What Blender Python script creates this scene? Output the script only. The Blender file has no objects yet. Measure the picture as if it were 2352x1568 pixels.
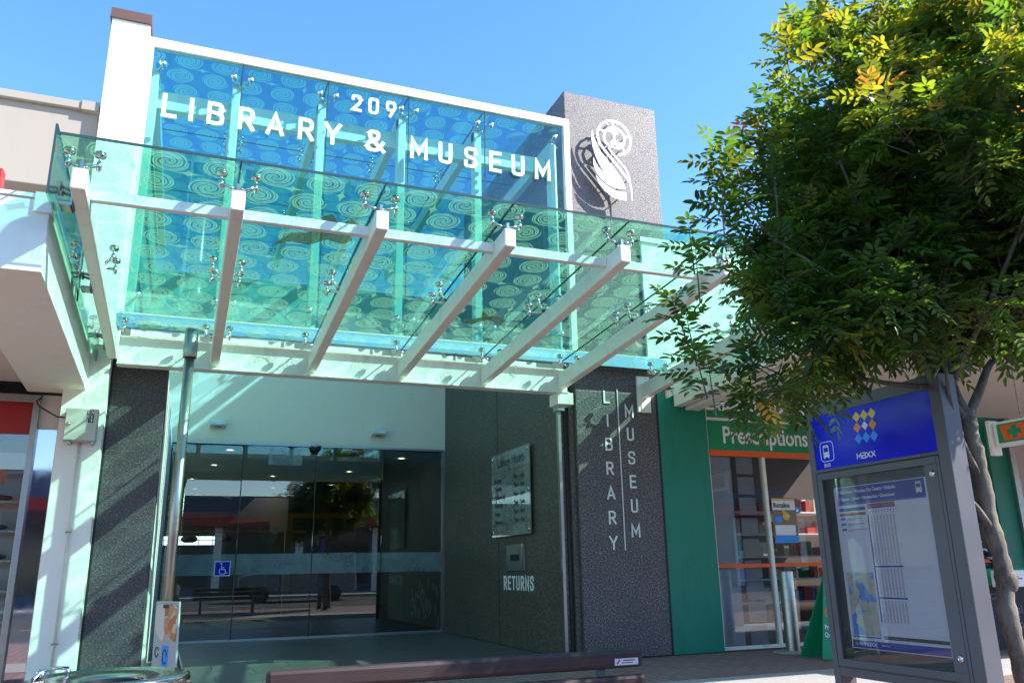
import bpy, bmesh, math, random
import numpy as np
from mathutils import Vector, Matrix, Quaternion
random.seed(7); rng = np.random.default_rng(7)
R = math.radians
SC = bpy.context.scene
COL = SC.collection
GZ = -1.1            # pavement level while building; everything is lifted to z = 0 at the end

# ---------------------------------------------------------------- camera, sky, sun, exposure
cd = bpy.data.cameras.new('camera'); cam = bpy.data.objects.new('camera', cd); COL.objects.link(cam)
cd.sensor_fit = 'HORIZONTAL'; cd.sensor_width = 36.0; cd.lens = 1867.4 / 2352 * 36
cd.clip_start = .05; cd.clip_end = 3000
P_, Y_, R_ = .27140, .37967, -.0184
fw = Vector((math.sin(Y_)*math.cos(P_), math.cos(Y_)*math.cos(P_), math.sin(P_)))
rt = Vector((math.cos(Y_), -math.sin(Y_), 0)); up = rt.cross(fw)
rt2 = rt*math.cos(R_)+up*math.sin(R_); up2 = -rt*math.sin(R_)+up*math.cos(R_)
cam.matrix_world = Matrix((rt2, up2, -fw)).transposed().to_4x4()
SC.camera = cam

SUN = Vector((1.6, -1.0, 1.5)).normalized()
w = bpy.data.worlds.new("World"); SC.world = w; w.use_nodes = True
nt = w.node_tree; nt.nodes.clear()
sky = nt.nodes.new('ShaderNodeTexSky'); sky.sky_type = 'NISHITA'; sky.sun_disc = False
sky.sun_elevation = math.asin(SUN.z); sky.sun_rotation = math.atan2(SUN.x, SUN.y)
sky.air_density = 1.0; sky.dust_density = .3; sky.ozone_density = 3.0
bg = nt.nodes.new('ShaderNodeBackground'); bg.inputs[1].default_value = .15
wo = nt.nodes.new('ShaderNodeOutputWorld')
hs_ = nt.nodes.new('ShaderNodeHueSaturation'); hs_.inputs['Saturation'].default_value = 1.2
nt.links.new(sky.outputs[0], hs_.inputs['Color']); nt.links.new(hs_.outputs[0], bg.inputs[0]); nt.links.new(bg.outputs[0], wo.inputs[0])
sd = bpy.data.lights.new('sun', 'SUN'); sd.energy = 4.0; sd.angle = R(.53); sd.color = (1, .96, .9)
so = bpy.data.objects.new('sun', sd); COL.objects.link(so)
so.rotation_euler = SUN.to_track_quat('Z', 'Y').to_euler(); so.location = (8, -8, 12)
SC.view_settings.view_transform = 'Standard'; SC.view_settings.look = 'None'
SC.view_settings.exposure = 1.5; SC.view_settings.gamma = 1
SC.cycles.max_bounces = 12; SC.cycles.transparent_max_bounces = 24; SC.cycles.transmission_bounces = 6
SC.cycles.diffuse_bounces = 5; SC.cycles.glossy_bounces = 5
SC.cycles.sample_clamp_indirect = 6; SC.cycles.caustics_reflective = False
SC.cycles.use_denoising = True

# ---------------------------------------------------------------- material helpers
class NT:
    def __init__(s, name):
        s.m = bpy.data.materials.new(name); s.m.use_nodes = True
        s.t = s.m.node_tree; s.t.nodes.clear()
        s.out = s.t.nodes.new('ShaderNodeOutputMaterial')
    def n(s, typ, **k):
        x = s.t.nodes.new(typ)
        for a, b in k.items(): setattr(x, a, b)
        return x
    def l(s, a, b): s.t.links.new(a, b)
    def set(s, sock, v):
        if isinstance(v, bpy.types.NodeSocket): s.l(v, sock)
        elif isinstance(v, (tuple, list)) and len(v) == 3 and sock.type == 'RGBA': sock.default_value = (*v, 1)
        else: sock.default_value = v
    def M(s, op, a, b=0.0, c=None):
        x = s.n('ShaderNodeMath', operation=op)
        s.set(x.inputs[0], a); s.set(x.inputs[1], b)
        if c is not None: s.set(x.inputs[2], c)
        return x.outputs[0]
    def co(s, scale=(1, 1, 1)):
        tc = s.n('ShaderNodeTexCoord'); mp = s.n('ShaderNodeMapping'); mp.inputs['Scale'].default_value = scale
        s.l(tc.outputs['Object'], mp.inputs[0]); return mp.outputs[0]
    def noise(s, vec, scale, detail=4, rough=.55, dist=0):
        x = s.n('ShaderNodeTexNoise'); s.l(vec, x.inputs['Vector'])
        x.inputs['Scale'].default_value = scale; x.inputs['Detail'].default_value = detail
        x.inputs['Roughness'].default_value = rough; x.inputs['Distortion'].default_value = dist
        return x.outputs[0]
    def ramp(s, fac, stops):
        x = s.n('ShaderNodeValToRGB'); s.l(fac, x.inputs[0]); e = x.color_ramp.elements
        while len(e) < len(stops): e.new(.5)
        for i, (p, c) in enumerate(stops):
            e[i].position = p; e[i].color = (*c, 1) if isinstance(c, (tuple, list)) else (c, c, c, 1)
        return x.outputs[0]
    def mixc(s, f, a, b, mode='MIX'):
        x = s.n('ShaderNodeMix', data_type='RGBA', blend_type=mode)
        s.set(x.inputs[0], f); s.set(x.inputs[6], a); s.set(x.inputs[7], b); return x.outputs[2]
    def bump(s, h, strength=.3, dist=.01):
        x = s.n('ShaderNodeBump'); s.l(h, x.inputs['Height']); x.inputs['Strength'].default_value = strength
        x.inputs['Distance'].default_value = dist; return x.outputs[0]
    def pr(s, col, rough=.5, metal=0, spec=.5, normal=None, **k):
        x = s.n('ShaderNodeBsdfPrincipled'); s.set(x.inputs['Base Color'], col); s.set(x.inputs['Roughness'], rough)
        s.set(x.inputs['Metallic'], metal); s.set(x.inputs['Specular IOR Level'], spec)
        if normal is not None: s.l(normal, x.inputs['Normal'])
        for a, b in k.items(): s.set(x.inputs[a], b)
        return x.outputs[0]
    def mixs(s, f, a, b):
        x = s.n('ShaderNodeMixShader'); s.set(x.inputs[0], f); s.l(a, x.inputs[1]); s.l(b, x.inputs[2]); return x.outputs[0]
    def done(s, sh): s.l(sh, s.out.inputs[0]); return s.m

def simple(name, col, rough=.5, metal=0, spec=.5, var=.12, vs=3.0, bumpv=.0, bs=40):
    """paint / plaster / metal with slight mottling"""
    g = NT(name); v = g.co()
    f = g.noise(v, vs, 6, .6)
    dark = tuple(c*(1-var) for c in col); lite = tuple(min(1, c*(1+var*.6)) for c in col)
    c = g.ramp(f, [(.3, dark), (.7, lite)])
    rr = g.M('MULTIPLY_ADD', g.noise(v, vs*2.7, 3), .15, rough-.07)
    nm = g.bump(g.noise(v, bs, 4), bumpv, .004) if bumpv else None
    return g.done(g.pr(c, rr, metal, spec, nm))

def dirty(name, col, dirt=(.25, .2, .15), amt=.35, rough=.5, metal=0):
    """painted steel or plaster with rain streaks and grime specks"""
    g = NT(name); v = g.co((1, 1, .25)); f = g.noise(v, 6, 8, .7, .4)
    f2 = g.noise(g.co(), 45, 3, .7)
    st = g.ramp(f, [(.52, 0.), (.78, 1.)]); sp = g.ramp(f2, [(.68, 0.), (.74, 1.)])
    a = g.M('MULTIPLY', g.M('MAXIMUM', st, sp), amt)
    return g.done(g.pr(g.mixc(a, col, dirt), rough, metal, .5, g.bump(g.noise(g.co(), 30, 3), .08, .003)))

def granite(name, base, speck, hole, rough=.45, scale=1.0, bump=.5, spec=.5, gl=0.0):
    g = NT(name); v = g.co()
    n1 = g.noise(v, 70*scale, 5, .75); n2 = g.noise(v, 2.2, 5, .6)
    vo = g.n('ShaderNodeTexVoronoi'); g.l(v, vo.inputs['Vector']); vo.inputs['Scale'].default_value = 42*scale
    pits = g.ramp(vo.outputs['Distance'], [(.14, 1.), (.22, 0.)])
    pn = g.M('MULTIPLY', pits, g.ramp(g.noise(v, 16*scale, 2), [(.48, 0.), (.54, 1.)]))
    vo2 = g.n('ShaderNodeTexVoronoi'); g.l(v, vo2.inputs['Vector']); vo2.inputs['Scale'].default_value = 110*scale
    lights = g.ramp(vo2.outputs['Distance'], [(.12, 1.), (.2, 0.)])
    c = g.ramp(n1, [(.3, tuple(x*.62 for x in base)), (.5, base), (.72, speck)])
    c = g.mixc(g.M('MULTIPLY', lights, .5), c, speck)
    c = g.mixc(pn, c, hole)
    c = g.mixc(g.M('MULTIPLY', g.ramp(n2, [(.35, 1.), (.65, 0.)]), .25), c, tuple(x*.6 for x in base))
    h = g.M('SUBTRACT', g.M('MULTIPLY', n1, .6), g.M('MULTIPLY', pn, 1.0))
    rr = g.M('MULTIPLY_ADD', vo2.outputs['Distance'], .25, rough-.08)
    return g.done(g.pr(c, rr, 0, spec, g.bump(h, bump, .006)))

def rad(g, x, y): return g.M('SQRT', g.M('ADD', g.M('MULTIPLY', x, x), g.M('MULTIPLY', y, y)))

def glass(name, tint, frit=None, frit_amt=.55, base_refl=.045, W=.42, H=.33, Rr=.165, haze=0.0, hazec=(.6, .75, .7)):
    """clear tinted sheet; optional screen-printed spirals and four-pointed stars in the x-y plane"""
    g = NT(name)
    tint = tuple(c**.5 for c in tint)     # a pane has two faces
    tr = g.n('ShaderNodeBsdfTransparent'); tr.inputs[0].default_value = (*tint, 1)
    sh = tr.outputs[0]
    if haze:
        df = g.n('ShaderNodeBsdfDiffuse'); df.inputs[0].default_value = (*hazec, 1)
        dn = g.noise(g.co((1, 1, 1)), 1.7, 6, .65)
        sh = g.mixs(g.M('MULTIPLY', g.ramp(dn, [(.3, .35), (.75, 1.)]), haze), sh, df.outputs[0])
    if frit:
        tc = g.n('ShaderNodeTexCoord'); sp = g.n('ShaderNodeSeparateXYZ'); g.l(tc.outputs['Object'], sp.inputs[0])
        x, y = sp.outputs[0], sp.outputs[1]
        row = g.M('FLOOR', g.M('DIVIDE', y, H))
        yy = g.M('MULTIPLY', g.M('SUBTRACT', g.M('FRACT', g.M('DIVIDE', y, H)), .5), H)
        par = g.M('FLOORED_MODULO', row, 2.0)
        xo = g.M('ADD', g.M('MULTIPLY_ADD', par, .24*W, x), g.M('MULTIPLY', g.M('FLOOR', g.M('DIVIDE', row, 2.0)), .07*W))
        cell = g.M('FLOOR', g.M('DIVIDE', xo, W))
        xx = g.M('MULTIPLY', g.M('SUBTRACT', g.M('FRACT', g.M('DIVIDE', xo, W)), .5), W)
        r = g.M('DIVIDE', rad(g, xx, yy), Rr)
        th = g.M('ADD', g.M('ARCTAN2', yy, xx), g.M('MULTIPLY', g.M('ADD', cell, row), 1.3))
        s = g.M('FRACT', g.M('MULTIPLY_ADD', r, 2.9, g.M('DIVIDE', th, math.pi)))
        arm = g.M('LESS_THAN', s, .80)
        line = g.M('GREATER_THAN', g.M('FRACT', g.M('MULTIPLY', s, 2.5)), .38)
        sw = g.M('MULTIPLY', g.M('MULTIPLY', arm, line), g.M('LESS_THAN', r, 1.0))
        # stars sit in the gaps of every second row
        H2 = 2*H
        row2 = g.M('FLOOR', g.M('DIVIDE', g.M('ADD', y, .02), H2))
        ys = g.M('MULTIPLY', g.M('SUBTRACT', g.M('FRACT', g.M('DIVIDE', g.M('ADD', y, .02), H2)), .5), H2)
        xs0 = g.M('ADD', g.M('MULTIPLY_ADD', row2, .07*W, x), .62*W)
        cs = g.M('FLOORED_MODULO', g.M('FLOOR', g.M('DIVIDE', xs0, W)), 2.0)
        xs = g.M('MULTIPLY', g.M('SUBTRACT', g.M('FRACT', g.M('DIVIDE', xs0, W)), .5), W)
        a = g.M('MULTIPLY_ADD', cs, .075, .036); b = g.M('MULTIPLY_ADD', cs, -.068, .105)
        st = g.M('ADD', g.M('SQRT', g.M('DIVIDE', g.M('ABSOLUTE', xs), a)), g.M('SQRT', g.M('DIVIDE', g.M('ABSOLUTE', ys), b)))
        star = g.M('LESS_THAN', st, 1.12)
        f = g.M('MULTIPLY', g.M('MAXIMUM', sw, star), frit_amt)
        d = g.n('ShaderNodeBsdfDiffuse'); d.inputs[0].default_value = (*frit, 1)
        t2 = g.n('ShaderNodeBsdfTranslucent'); t2.inputs[0].default_value = (*frit, 1)
        sh = g.mixs(f, sh, g.mixs(.6, d.outputs[0], t2.outputs[0]))
    lw = g.n('ShaderNodeLayerWeight'); lw.inputs[0].default_value = .5
    p5 = g.M('POWER', lw.outputs['Facing'], 5.0)
    fr = g.M('MULTIPLY_ADD', p5, 1-base_refl, base_refl)
    gl = g.n('ShaderNodeBsdfGlossy'); gl.inputs['Roughness'].default_value = .0
    return g.done(g.mixs(fr, sh, gl.outputs[0]))

def emis(name, col, st):
    g = NT(name); e = g.n('ShaderNodeEmission'); e.inputs[0].default_value = (*col, 1); e.inputs[1].default_value = st
    return g.done(e.outputs[0])

def paving(name, c1, c2, mortar, bw, bh, off=.5, rough=.8, rot=0, msize=.012, bumpv=.3):
    g = NT(name); tc = g.n('ShaderNodeTexCoord'); mp = g.n('ShaderNodeMapping'); g.l(tc.outputs['Object'], mp.inputs[0])
    mp.inputs['Rotation'].default_value = (0, 0, rot)
    b = g.n('ShaderNodeTexBrick'); g.l(mp.outputs[0], b.inputs['Vector'])
    b.offset = off; b.inputs['Scale'].default_value = 1; b.inputs['Brick Width'].default_value = bw
    b.inputs['Row Height'].default_value = bh; b.inputs['Mortar Size'].default_value = msize
    b.inputs['Mortar Smooth'].default_value = .3; b.inputs['Bias'].default_value = 0
    b.inputs['Color1'].default_value = (*c1, 1); b.inputs['Color2'].default_value = (*c2, 1); b.inputs['Mortar'].default_value = (*mortar, 1)
    n = g.noise(mp.outputs[0], 1.6, 8, .65); n2 = g.noise(mp.outputs[0], 60, 4, .6)
    c = g.mixc(g.M('MULTIPLY', g.ramp(n, [(.35, 0.), (.7, 1.)]), .35), b.outputs[0], tuple(x*.55 for x in c1))
    c = g.mixc(.25, c, g.ramp(n2, [(.3, .05), (.7, .6)]), 'OVERLAY')
    h = g.M('SUBTRACT', g.M('MULTIPLY', n2, .3), b.outputs['Fac'])
    return g.done(g.pr(c, rough, 0, .4, g.bump(h, bumpv, .006)))

M = {}
M['white'] = dirty('white_painted_steel', (.87, .84, .77), (.42, .36, .28), .45, .38)
M['wall'] = dirty('white_plaster', (.89, .855, .77), (.55, .52, .45), .25, .7)
M['wall_warm'] = dirty('warm_white_plaster', (.90, .80, .62), (.55, .5, .42), .15, .7)
M['parapet'] = dirty('parapet_render', (.36, .305, .26), (.3, .26, .22), .3, .8)
M['beige'] = dirty('beige_plaster', (.66, .60, .53), (.4, .34, .28), .3, .75)
M['soffit'] = dirty('soffit_paint', (.72, .66, .60), (.5, .43, .36), .2, .7)
M['tower'] = granite('sparkling_granite', (.082, .068, .070), (.50, .44, .45), (.018, .015, .016), .46, .72, 1.0, .46)
M['granite'] = granite('dark_pitted_granite', (.064, .049, .055), (.27, .23, .24), (.010, .009, .010), .55, .8, .5)
M['granite_dark'] = granite('smooth_dark_granite', (.070, .063, .050), (.28, .25, .20), (.012, .011, .010), .42, .5, .25)
M['canopy_glass'] = glass('printed_canopy_glass', (.37, .80, .64), (.38, .64, .38), .32, .05, W=.37, H=.31, Rr=.142)
M['roof_glass'] = glass('printed_roof_glass', (.16, .50, .66), (.36, .68, .54), .36, .05, W=.42, H=.35, Rr=.16)
M['front_glass'] = glass('green_tinted_glass', (.50, .84, .80), None, 0, .06)
M['side_glass'] = glass('green_side_glass', (.52, .78, .68), None, 0, .08)
M['glass_edge'] = simple('dark_glass_edge', (.03, .06, .055), .2)
M['door_glass'] = glass('door_glass', (.50, .60, .56), None, 0, .11)
M['mirror_pane'] = simple('reflective_shop_pane', (.42, .42, .47), .03, 1.0, .5, .02)
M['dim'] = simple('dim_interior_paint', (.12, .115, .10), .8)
M['dimwood'] = simple('dim_brown_interior', (.09, .055, .04), .7)
M['shop_glass'] = glass('shop_window_glass', (.75, .78, .76), None, 0, .10)
M['case_glass'] = glass('display_case_glass', (.80, .80, .84), None, 0, .05, haze=.05, hazec=(.35, .33, .3))
M['frost'] = glass('frosted_film', (.55, .66, .64), None, 0, .07, haze=.8, hazec=(.34, .44, .43))
M['steel'] = simple('brushed_stainless', (.40, .375, .35), .36, 1.0, .5, .08, 8)
M['bin_steel'] = simple('worn_bin_steel', (.50, .47, .46), .17, 1.0, .5, .15, 9)
M['chrome'] = simple('polished_stainless', (.66, .65, .63), .14, 1.0, .5, .05, 8)
M['dullsteel'] = simple('dull_steel_frame', (.42, .43, .43), .38, 1.0)
M['black'] = simple('black_rubber', (.012, .012, .013), .5)
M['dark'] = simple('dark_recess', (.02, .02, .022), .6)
M['letter_white'] = simple('white_acrylic_letters', (.86, .86, .88), .35, 0, .5, .03)
M['letter_grey'] = simple('pale_grey_lettering', (.80, .80, .80), .5, 0, .5, .04)
M['brown'] = simple('brown_flashing', (.13, .065, .05), .5)
M['green'] = dirty('dark_green_paint', (.002, .20, .125), (.01, .10, .07), .6, .5)
M['green2'] = simple('green_sign_face', (.003, .27, .11), .35, 0, .5, .06)
M['orange'] = simple('orange_stripe', (.85, .12, .025), .4, 0, .5, .05)
M['red'] = simple('red_sign_panel', (.36, .012, .010), .4, 0, .5, .08)
M['signgrey'] = simple('charcoal_powder_coat', (.105, .102, .118), .42, 0, .5, .1, 3)
M['blue'] = simple('royal_blue_panel', (.002, .012, .62), .12, 0, .5, .04)
M['poster'] = dirty('poster_paper', (.66, .64, .70), (.42, .38, .36), .18, .6)
M['ink_blue'] = simple('printed_navy', (.02, .03, .30), .6)
M['ink_mid'] = simple('printed_mid_blue', (.05, .12, .5), .6)
M['ink_red'] = simple('printed_dark_red', (.38, .03, .05), .6)
M['ink_grey'] = simple('printed_grey', (.20, .16, .22), .6)
M['ink_black'] = simple('printed_black', (.03, .03, .035), .6)
M['yellow'] = simple('printed_yellow', (.80, .58, .10), .4)
M['ink_orange'] = simple('printed_orange', (.80, .28, .06), .4)
M['cyan'] = simple('printed_sky_blue', (.03, .30, .85), .4)
M['whiteprint'] = simple('printed_white', (.8, .8, .82), .4)
M['bark'] = None
M['cable'] = simple('black_cable', (.02, .018, .015), .5)
M['box_paint'] = dirty('grey_green_enclosure_paint', (.52, .52, .44), (.3, .28, .22), .25, .5)
M['pvc'] = simple('cream_conduit', (.74, .68, .58), .5)
M['plastic'] = simple('white_plastic', (.75, .75, .72), .4)
M['pink_wall'] = dirty('pinkish_render', (.50, .40, .37), (.35, .28, .25), .3, .8)
M['timber'] = None
M['asphalt'] = None

def wood(name, c1, c2, rough=.5, axis=0):
    g = NT(name); s = [14, 14, 14]; s[axis] = .9
    v = g.co(tuple(s)); n = g.noise(v, 1.6, 8, .65, .8)
    n2 = g.noise(g.co(), 2.5, 4)
    c = g.ramp(n, [(.3, c1), (.55, c2), (.75, tuple(x*.55 for x in c1))])
    c = g.mixc(g.M('MULTIPLY', g.ramp(n2, [(.4, 0.), (.7, 1.)]), .4), c, tuple(x*1.7 for x in c2))
    return g.done(g.pr(c, rough, 0, .45, g.bump(n, .25, .004)))
M['timber'] = wood('stained_bench_timber', (.017, .008, .009), (.030, .015, .015), .6, 0)
M['orange_wood'] = wood('varnished_beam_timber', (.55, .25, .06), (.62, .30, .08), .4, 0)
def mk_bark():
    g = NT('smooth_grey_bark'); v = g.co((1, 1, .45)); n = g.noise(v, 22, 7, .7, .6); n2 = g.noise(v, 6, 4)
    c = g.ramp(n, [(.3, (.05, .038, .03)), (.55, (.14, .105, .084)), (.75, (.25, .205, .17))])
    c = g.mixc(g.M('MULTIPLY', g.ramp(n2, [(.45, 0.), (.6, 1.)]), .5), c, (.30, .26, .20))
    return g.done(g.pr(c, .75, 0, .3, g.bump(n, .7, .012)))
M['bark'] = mk_bark()
def mk_asphalt():
    g = NT('asphalt'); v = g.co(); n = g.noise(v, 90, 4, .7); n2 = g.noise(v, .8, 6)
    c = g.ramp(n, [(.3, .035), (.7, .085)]); c = g.mixc(.4, c, g.ramp(n2, [(.3, .03), (.7, .09)]))
    return g.done(g.pr(c, .85, 0, .3, g.bump(n, .4, .006)))
M['asphalt'] = mk_asphalt()
M['bricks'] = paving('clay_brick_paving', (.34, .20, .16), (.25, .155, .135), (.13, .11, .10), .24, .12, .5, .85, R(90))
M['concrete'] = paving('pale_footpath_concrete', (.42, .39, .37), (.40, .37, .35), (.3, .28, .26), 1.2, 1.2, 0, .85, 0, .008)
M['tiles'] = paving('grey_stone_tiles', (.135, .135, .115), (.12, .12, .105), (.05, .05, .045), .9, .6, .5, .34, 0, .010, .2)
def mk_leaf():
    g = NT('pinnate_leaf')
    at = g.n('ShaderNodeAttribute'); at.attribute_name = 'leaf_tint'
    p = g.pr(at.outputs['Color'], .38, 0, .45)
    tl = g.n('ShaderNodeBsdfTranslucent')
    g.l(g.mixc(1., at.outputs['Color'], (4.0, 3.4, 1.2), 'MULTIPLY'), tl.inputs[0])
    return g.done(g.mixs(.42, p, tl.outputs[0]))
M['leaf'] = mk_leaf()
def mk_map():
    g = NT('printed_street_map'); v = g.co()
    n = g.noise(v, 7, 6, .6, .6); n2 = g.noise(v, 45, 4, .8)
    c = g.ramp(n, [(.44, (.10, .25, .60)), (.48, (.50, .44, .34)), (.58, (.50, .42, .36)), (.64, (.22, .45, .12))])
    c = g.mixc(g.ramp(n2, [(.58, 0.), (.66, .5)]), c, (.25, .22, .3))
    return g.done(g.pr(c, .6))
M['map'] = mk_map()
def mk_food():
    g = NT('food_photo_print'); v = g.co()
    vo = g.n('ShaderNodeTexVoronoi'); g.l(v, vo.inputs['Vector']); vo.inputs['Scale'].default_value = 14
    sep = g.n('ShaderNodeSeparateColor'); g.l(vo.outputs['Color'], sep.inputs[0])
    c = g.ramp(sep.outputs[0], [(.0, (.35, .10, .03)), (.35, (.62, .28, .08)), (.65, (.62, .5, .3)), (1., (.5, .06, .03))])
    return g.done(g.pr(c, .35))
M['food'] = mk_food()

# ---------------------------------------------------------------- object helpers
def origin(o):
    v = Vector((0, 0, 0))
    while o is not None: v += o.location; o = o.parent
    return v

def thing(name, label, cat, loc=(0, 0, 0), group=None):
    o = bpy.data.objects.new(name, None); COL.objects.link(o); o.location = loc
    o.empty_display_size = .2
    o['label'] = label; o['category'] = cat
    if group: o['group'] = group
    return o
def tag(o, label, cat, group=None):
    o['label'] = label; o['category'] = cat
    if group: o['group'] = group
    return o

class Fr:
    """a flat working frame: u to the right, v up, w out towards the viewer of that face"""
    def __init__(s, o, u=(1, 0, 0), v=(0, 0, 1)):
        s.o = Vector(o); s.u = Vector(u).normalized(); s.v = Vector(v).normalized(); s.w = s.u.cross(s.v)
    def p(s, a, b, c=0): return s.o + s.u*a + s.v*b + s.w*c

class MB:
    def __init__(s): s.v = []; s.f = []; s.sm = []
    def add(s, vs, fs, smooth=False):
        k = len(s.v); s.v += [tuple(x) for x in vs]; s.f += [tuple(i+k for i in f) for f in fs]; s.sm += [smooth]*len(fs); return s
    def box(s, x0, x1, y0, y1, z0, z1):
        return s.add([(x0, y0, z0), (x1, y0, z0), (x1, y1, z0), (x0, y1, z0), (x0, y0, z1), (x1, y0, z1), (x1, y1, z1), (x0, y1, z1)],
                     [(0, 3, 2, 1), (4, 5, 6, 7), (0, 1, 5, 4), (1, 2, 6, 5), (2, 3, 7, 6), (3, 0, 4, 7)])
    def hexa(s, p):  # 8 points: bottom ring then top ring
        return s.add(p, [(0, 3, 2, 1), (4, 5, 6, 7), (0, 1, 5, 4), (1, 2, 6, 5), (2, 3, 7, 6), (3, 0, 4, 7)])
    def prism(s, fr, pts, w0, w1):
        a = sum(pts[i][0]*pts[(i+1) % len(pts)][1]-pts[(i+1) % len(pts)][0]*pts[i][1] for i in range(len(pts)))
        if a < 0: pts = pts[::-1]
        n = len(pts); lo, hi = min(w0, w1), max(w0, w1)
        vs = [fr.p(x, y, lo) for x, y in pts]+[fr.p(x, y, hi) for x, y in pts]
        return s.add(vs, [tuple(range(n-1, -1, -1)), tuple(range(n, 2*n))]+[(i, (i+1) % n, n+(i+1) % n, n+i) for i in range(n)])
    def rect(s, fr, a0, a1, b0, b1, w0=0, w1=.004): return s.prism(fr, [(a0, b0), (a1, b0), (a1, b1), (a0, b1)], w0, w1)
    def bar(s, p0, p1, wd, ht, upv=(0, 0, 1)):
        p0, p1 = Vector(p0), Vector(p1); d = (p1-p0).normalized(); r = d.cross(Vector(upv)).normalized(); u = r.cross(d)
        r *= wd/2; u *= ht/2
        return s.hexa([p0-r-u, p0+r-u, p1+r-u, p1-r-u, p0-r+u, p0+r+u, p1+r+u, p1-r+u])
    def tube(s, pts, rs, n=10, cap=True):
        pts = [Vector(p) for p in pts]
        if not isinstance(rs, (list, tuple)): rs = [rs]*len(pts)
        k0 = len(s.v); d0 = (pts[1]-pts[0]).normalized()
        ref = Vector((0, 0, 1)) if abs(d0.z) < .9 else Vector((1, 0, 0))
        r = d0.cross(ref).normalized(); vs = []
        for i, p in enumerate(pts):
            d = (pts[min(i+1, len(pts)-1)]-pts[max(i-1, 0)]).normalized()
            r = (r-d*r.dot(d)).normalized(); q = d.cross(r)
            for j in range(n):
                a = 2*math.pi*j/n; vs.append(p+(r*math.cos(a)+q*math.sin(a))*rs[i])
        fs = [(i*n+j, i*n+(j+1) % n, (i+1)*n+(j+1) % n, (i+1)*n+j) for i in range(len(pts)-1) for j in range(n)]
        s.add(vs, fs, True)
        if cap:
            m = len(pts)-1
            s.f += [tuple(k0+j for j in range(n-1, -1, -1)), tuple(k0+m*n+j for j in range(n))]; s.sm += [False, False]
        return s
    def lathe(s, c, prof, n=24, ax=(0, 0, 1)):
        """prof: (radius, height) pairs along ax"""
        c = Vector(c); a = Vector(ax).normalized(); ref = Vector((1, 0, 0)) if abs(a.x) < .9 else Vector((0, 1, 0))
        r = a.cross(ref).normalized(); q = a.cross(r); vs = []
        for (rr, h) in prof:
            for j in range(n):
                t = 2*math.pi*j/n; vs.append(c+a*h+(r*math.cos(t)+q*math.sin(t))*rr)
        return s.add(vs, [(i*n+j, i*n+(j+1) % n, (i+1)*n+(j+1) % n, (i+1)*n+j) for i in range(len(prof)-1) for j in range(n)], True)
    def ell(s, c, rx, ry, rz, n=16, m=10):
        return s._ell(Vector(c), rx, ry, rz, n, m)
    def _ell(s, c, rx, ry, rz, n, m):
        vs = []
        for i in range(m+1):
            ph = -math.pi/2+math.pi*i/m
            for j in range(n):
                t = 2*math.pi*j/n; vs.append((c.x+rx*math.cos(ph)*math.cos(t), c.y+ry*math.cos(ph)*math.sin(t), c.z+rz*math.sin(ph)))
        return s.add(vs, [(i*n+j, i*n+(j+1) % n, (i+1)*n+(j+1) % n, (i+1)*n+j) for i in range(m) for j in range(n)], True)
    def ribbon(s, fr, pts, t, w0, w1, closed=False, ext=0):
        """flat stroke of width t (number or list) along pts in frame fr"""
        P = [Vector(p) for p in pts]
        if ext and not closed:
            P[0] = P[0]+(P[0]-P[1]).normalized()*ext; P[-1] = P[-1]+(P[-1]-P[-2]).normalized()*ext
        n = len(P); T = t if isinstance(t, list) else [t]*n; L = []; Rr = []
        for i in range(n):
            a = P[i-1] if (closed or i > 0) else None; b = P[(i+1) % n] if (closed or i < n-1) else None
            d1 = (P[i]-a).normalized() if a is not None else None; d2 = (b-P[i]).normalized() if b is not None else None
            if d1 is None: d1 = d2
            if d2 is None: d2 = d1
            n1 = Vector((-d1.y, d1.x)); n2 = Vector((-d2.y, d2.x)); m = n1+n2
            m = n1 if m.length < 1e-4 else m.normalized()
            k = min(1/max(.3, m.dot(n1)), 2.2)
            L.append(P[i]+m*(T[i]/2*k)); Rr.append(P[i]-m*(T[i]/2*k))
        seg = range(n if closed else n-1); vs = []
        for i in range(n):
            vs += [fr.p(*L[i], w0), fr.p(*Rr[i], w0), fr.p(*Rr[i], w1), fr.p(*L[i], w1)]
        fs = []
        for i in seg:
            j = (i+1) % n
            for q in range(4): fs.append((i*4+q, j*4+q, j*4+(q+1) % 4, i*4+(q+1) % 4))
        if not closed: fs += [(0, 1, 2, 3), ((n-1)*4+3, (n-1)*4+2, (n-1)*4+1, (n-1)*4)]
        return s.add(vs, fs)
    def mesh(s, fr, me, w0=0):
        """add a text mesh lying in its local xy plane into frame fr"""
        return s.add([fr.p(v.co.x, v.co.y, v.co.z+w0) for v in me.vertices], [tuple(p.vertices) for p in me.polygons])
    def build(s, name, mat, parent=None, bevel=0, label=None):
        me = bpy.data.meshes.new(name); off = origin(parent) if parent else Vector((0, 0, 0))
        me.from_pydata([(v[0]-off.x, v[1]-off.y, v[2]-off.z) for v in s.v], [], s.f)
        me.polygons.foreach_set('use_smooth', s.sm)
        me.materials.append(M[mat] if isinstance(mat, str) else mat)
        bm = bmesh.new(); bm.from_mesh(me); bmesh.ops.recalc_face_normals(bm, faces=bm.faces); bm.to_mesh(me); bm.free()
        o = bpy.data.objects.new(name, me); COL.objects.link(o)
        if parent: o.parent = parent
        if bevel:
            b = o.modifiers.new('bevel', 'BEVEL'); b.width = bevel; b.segments = 2; b.limit_method = 'ANGLE'
        if label: o['label'] = label
        return o

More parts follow.
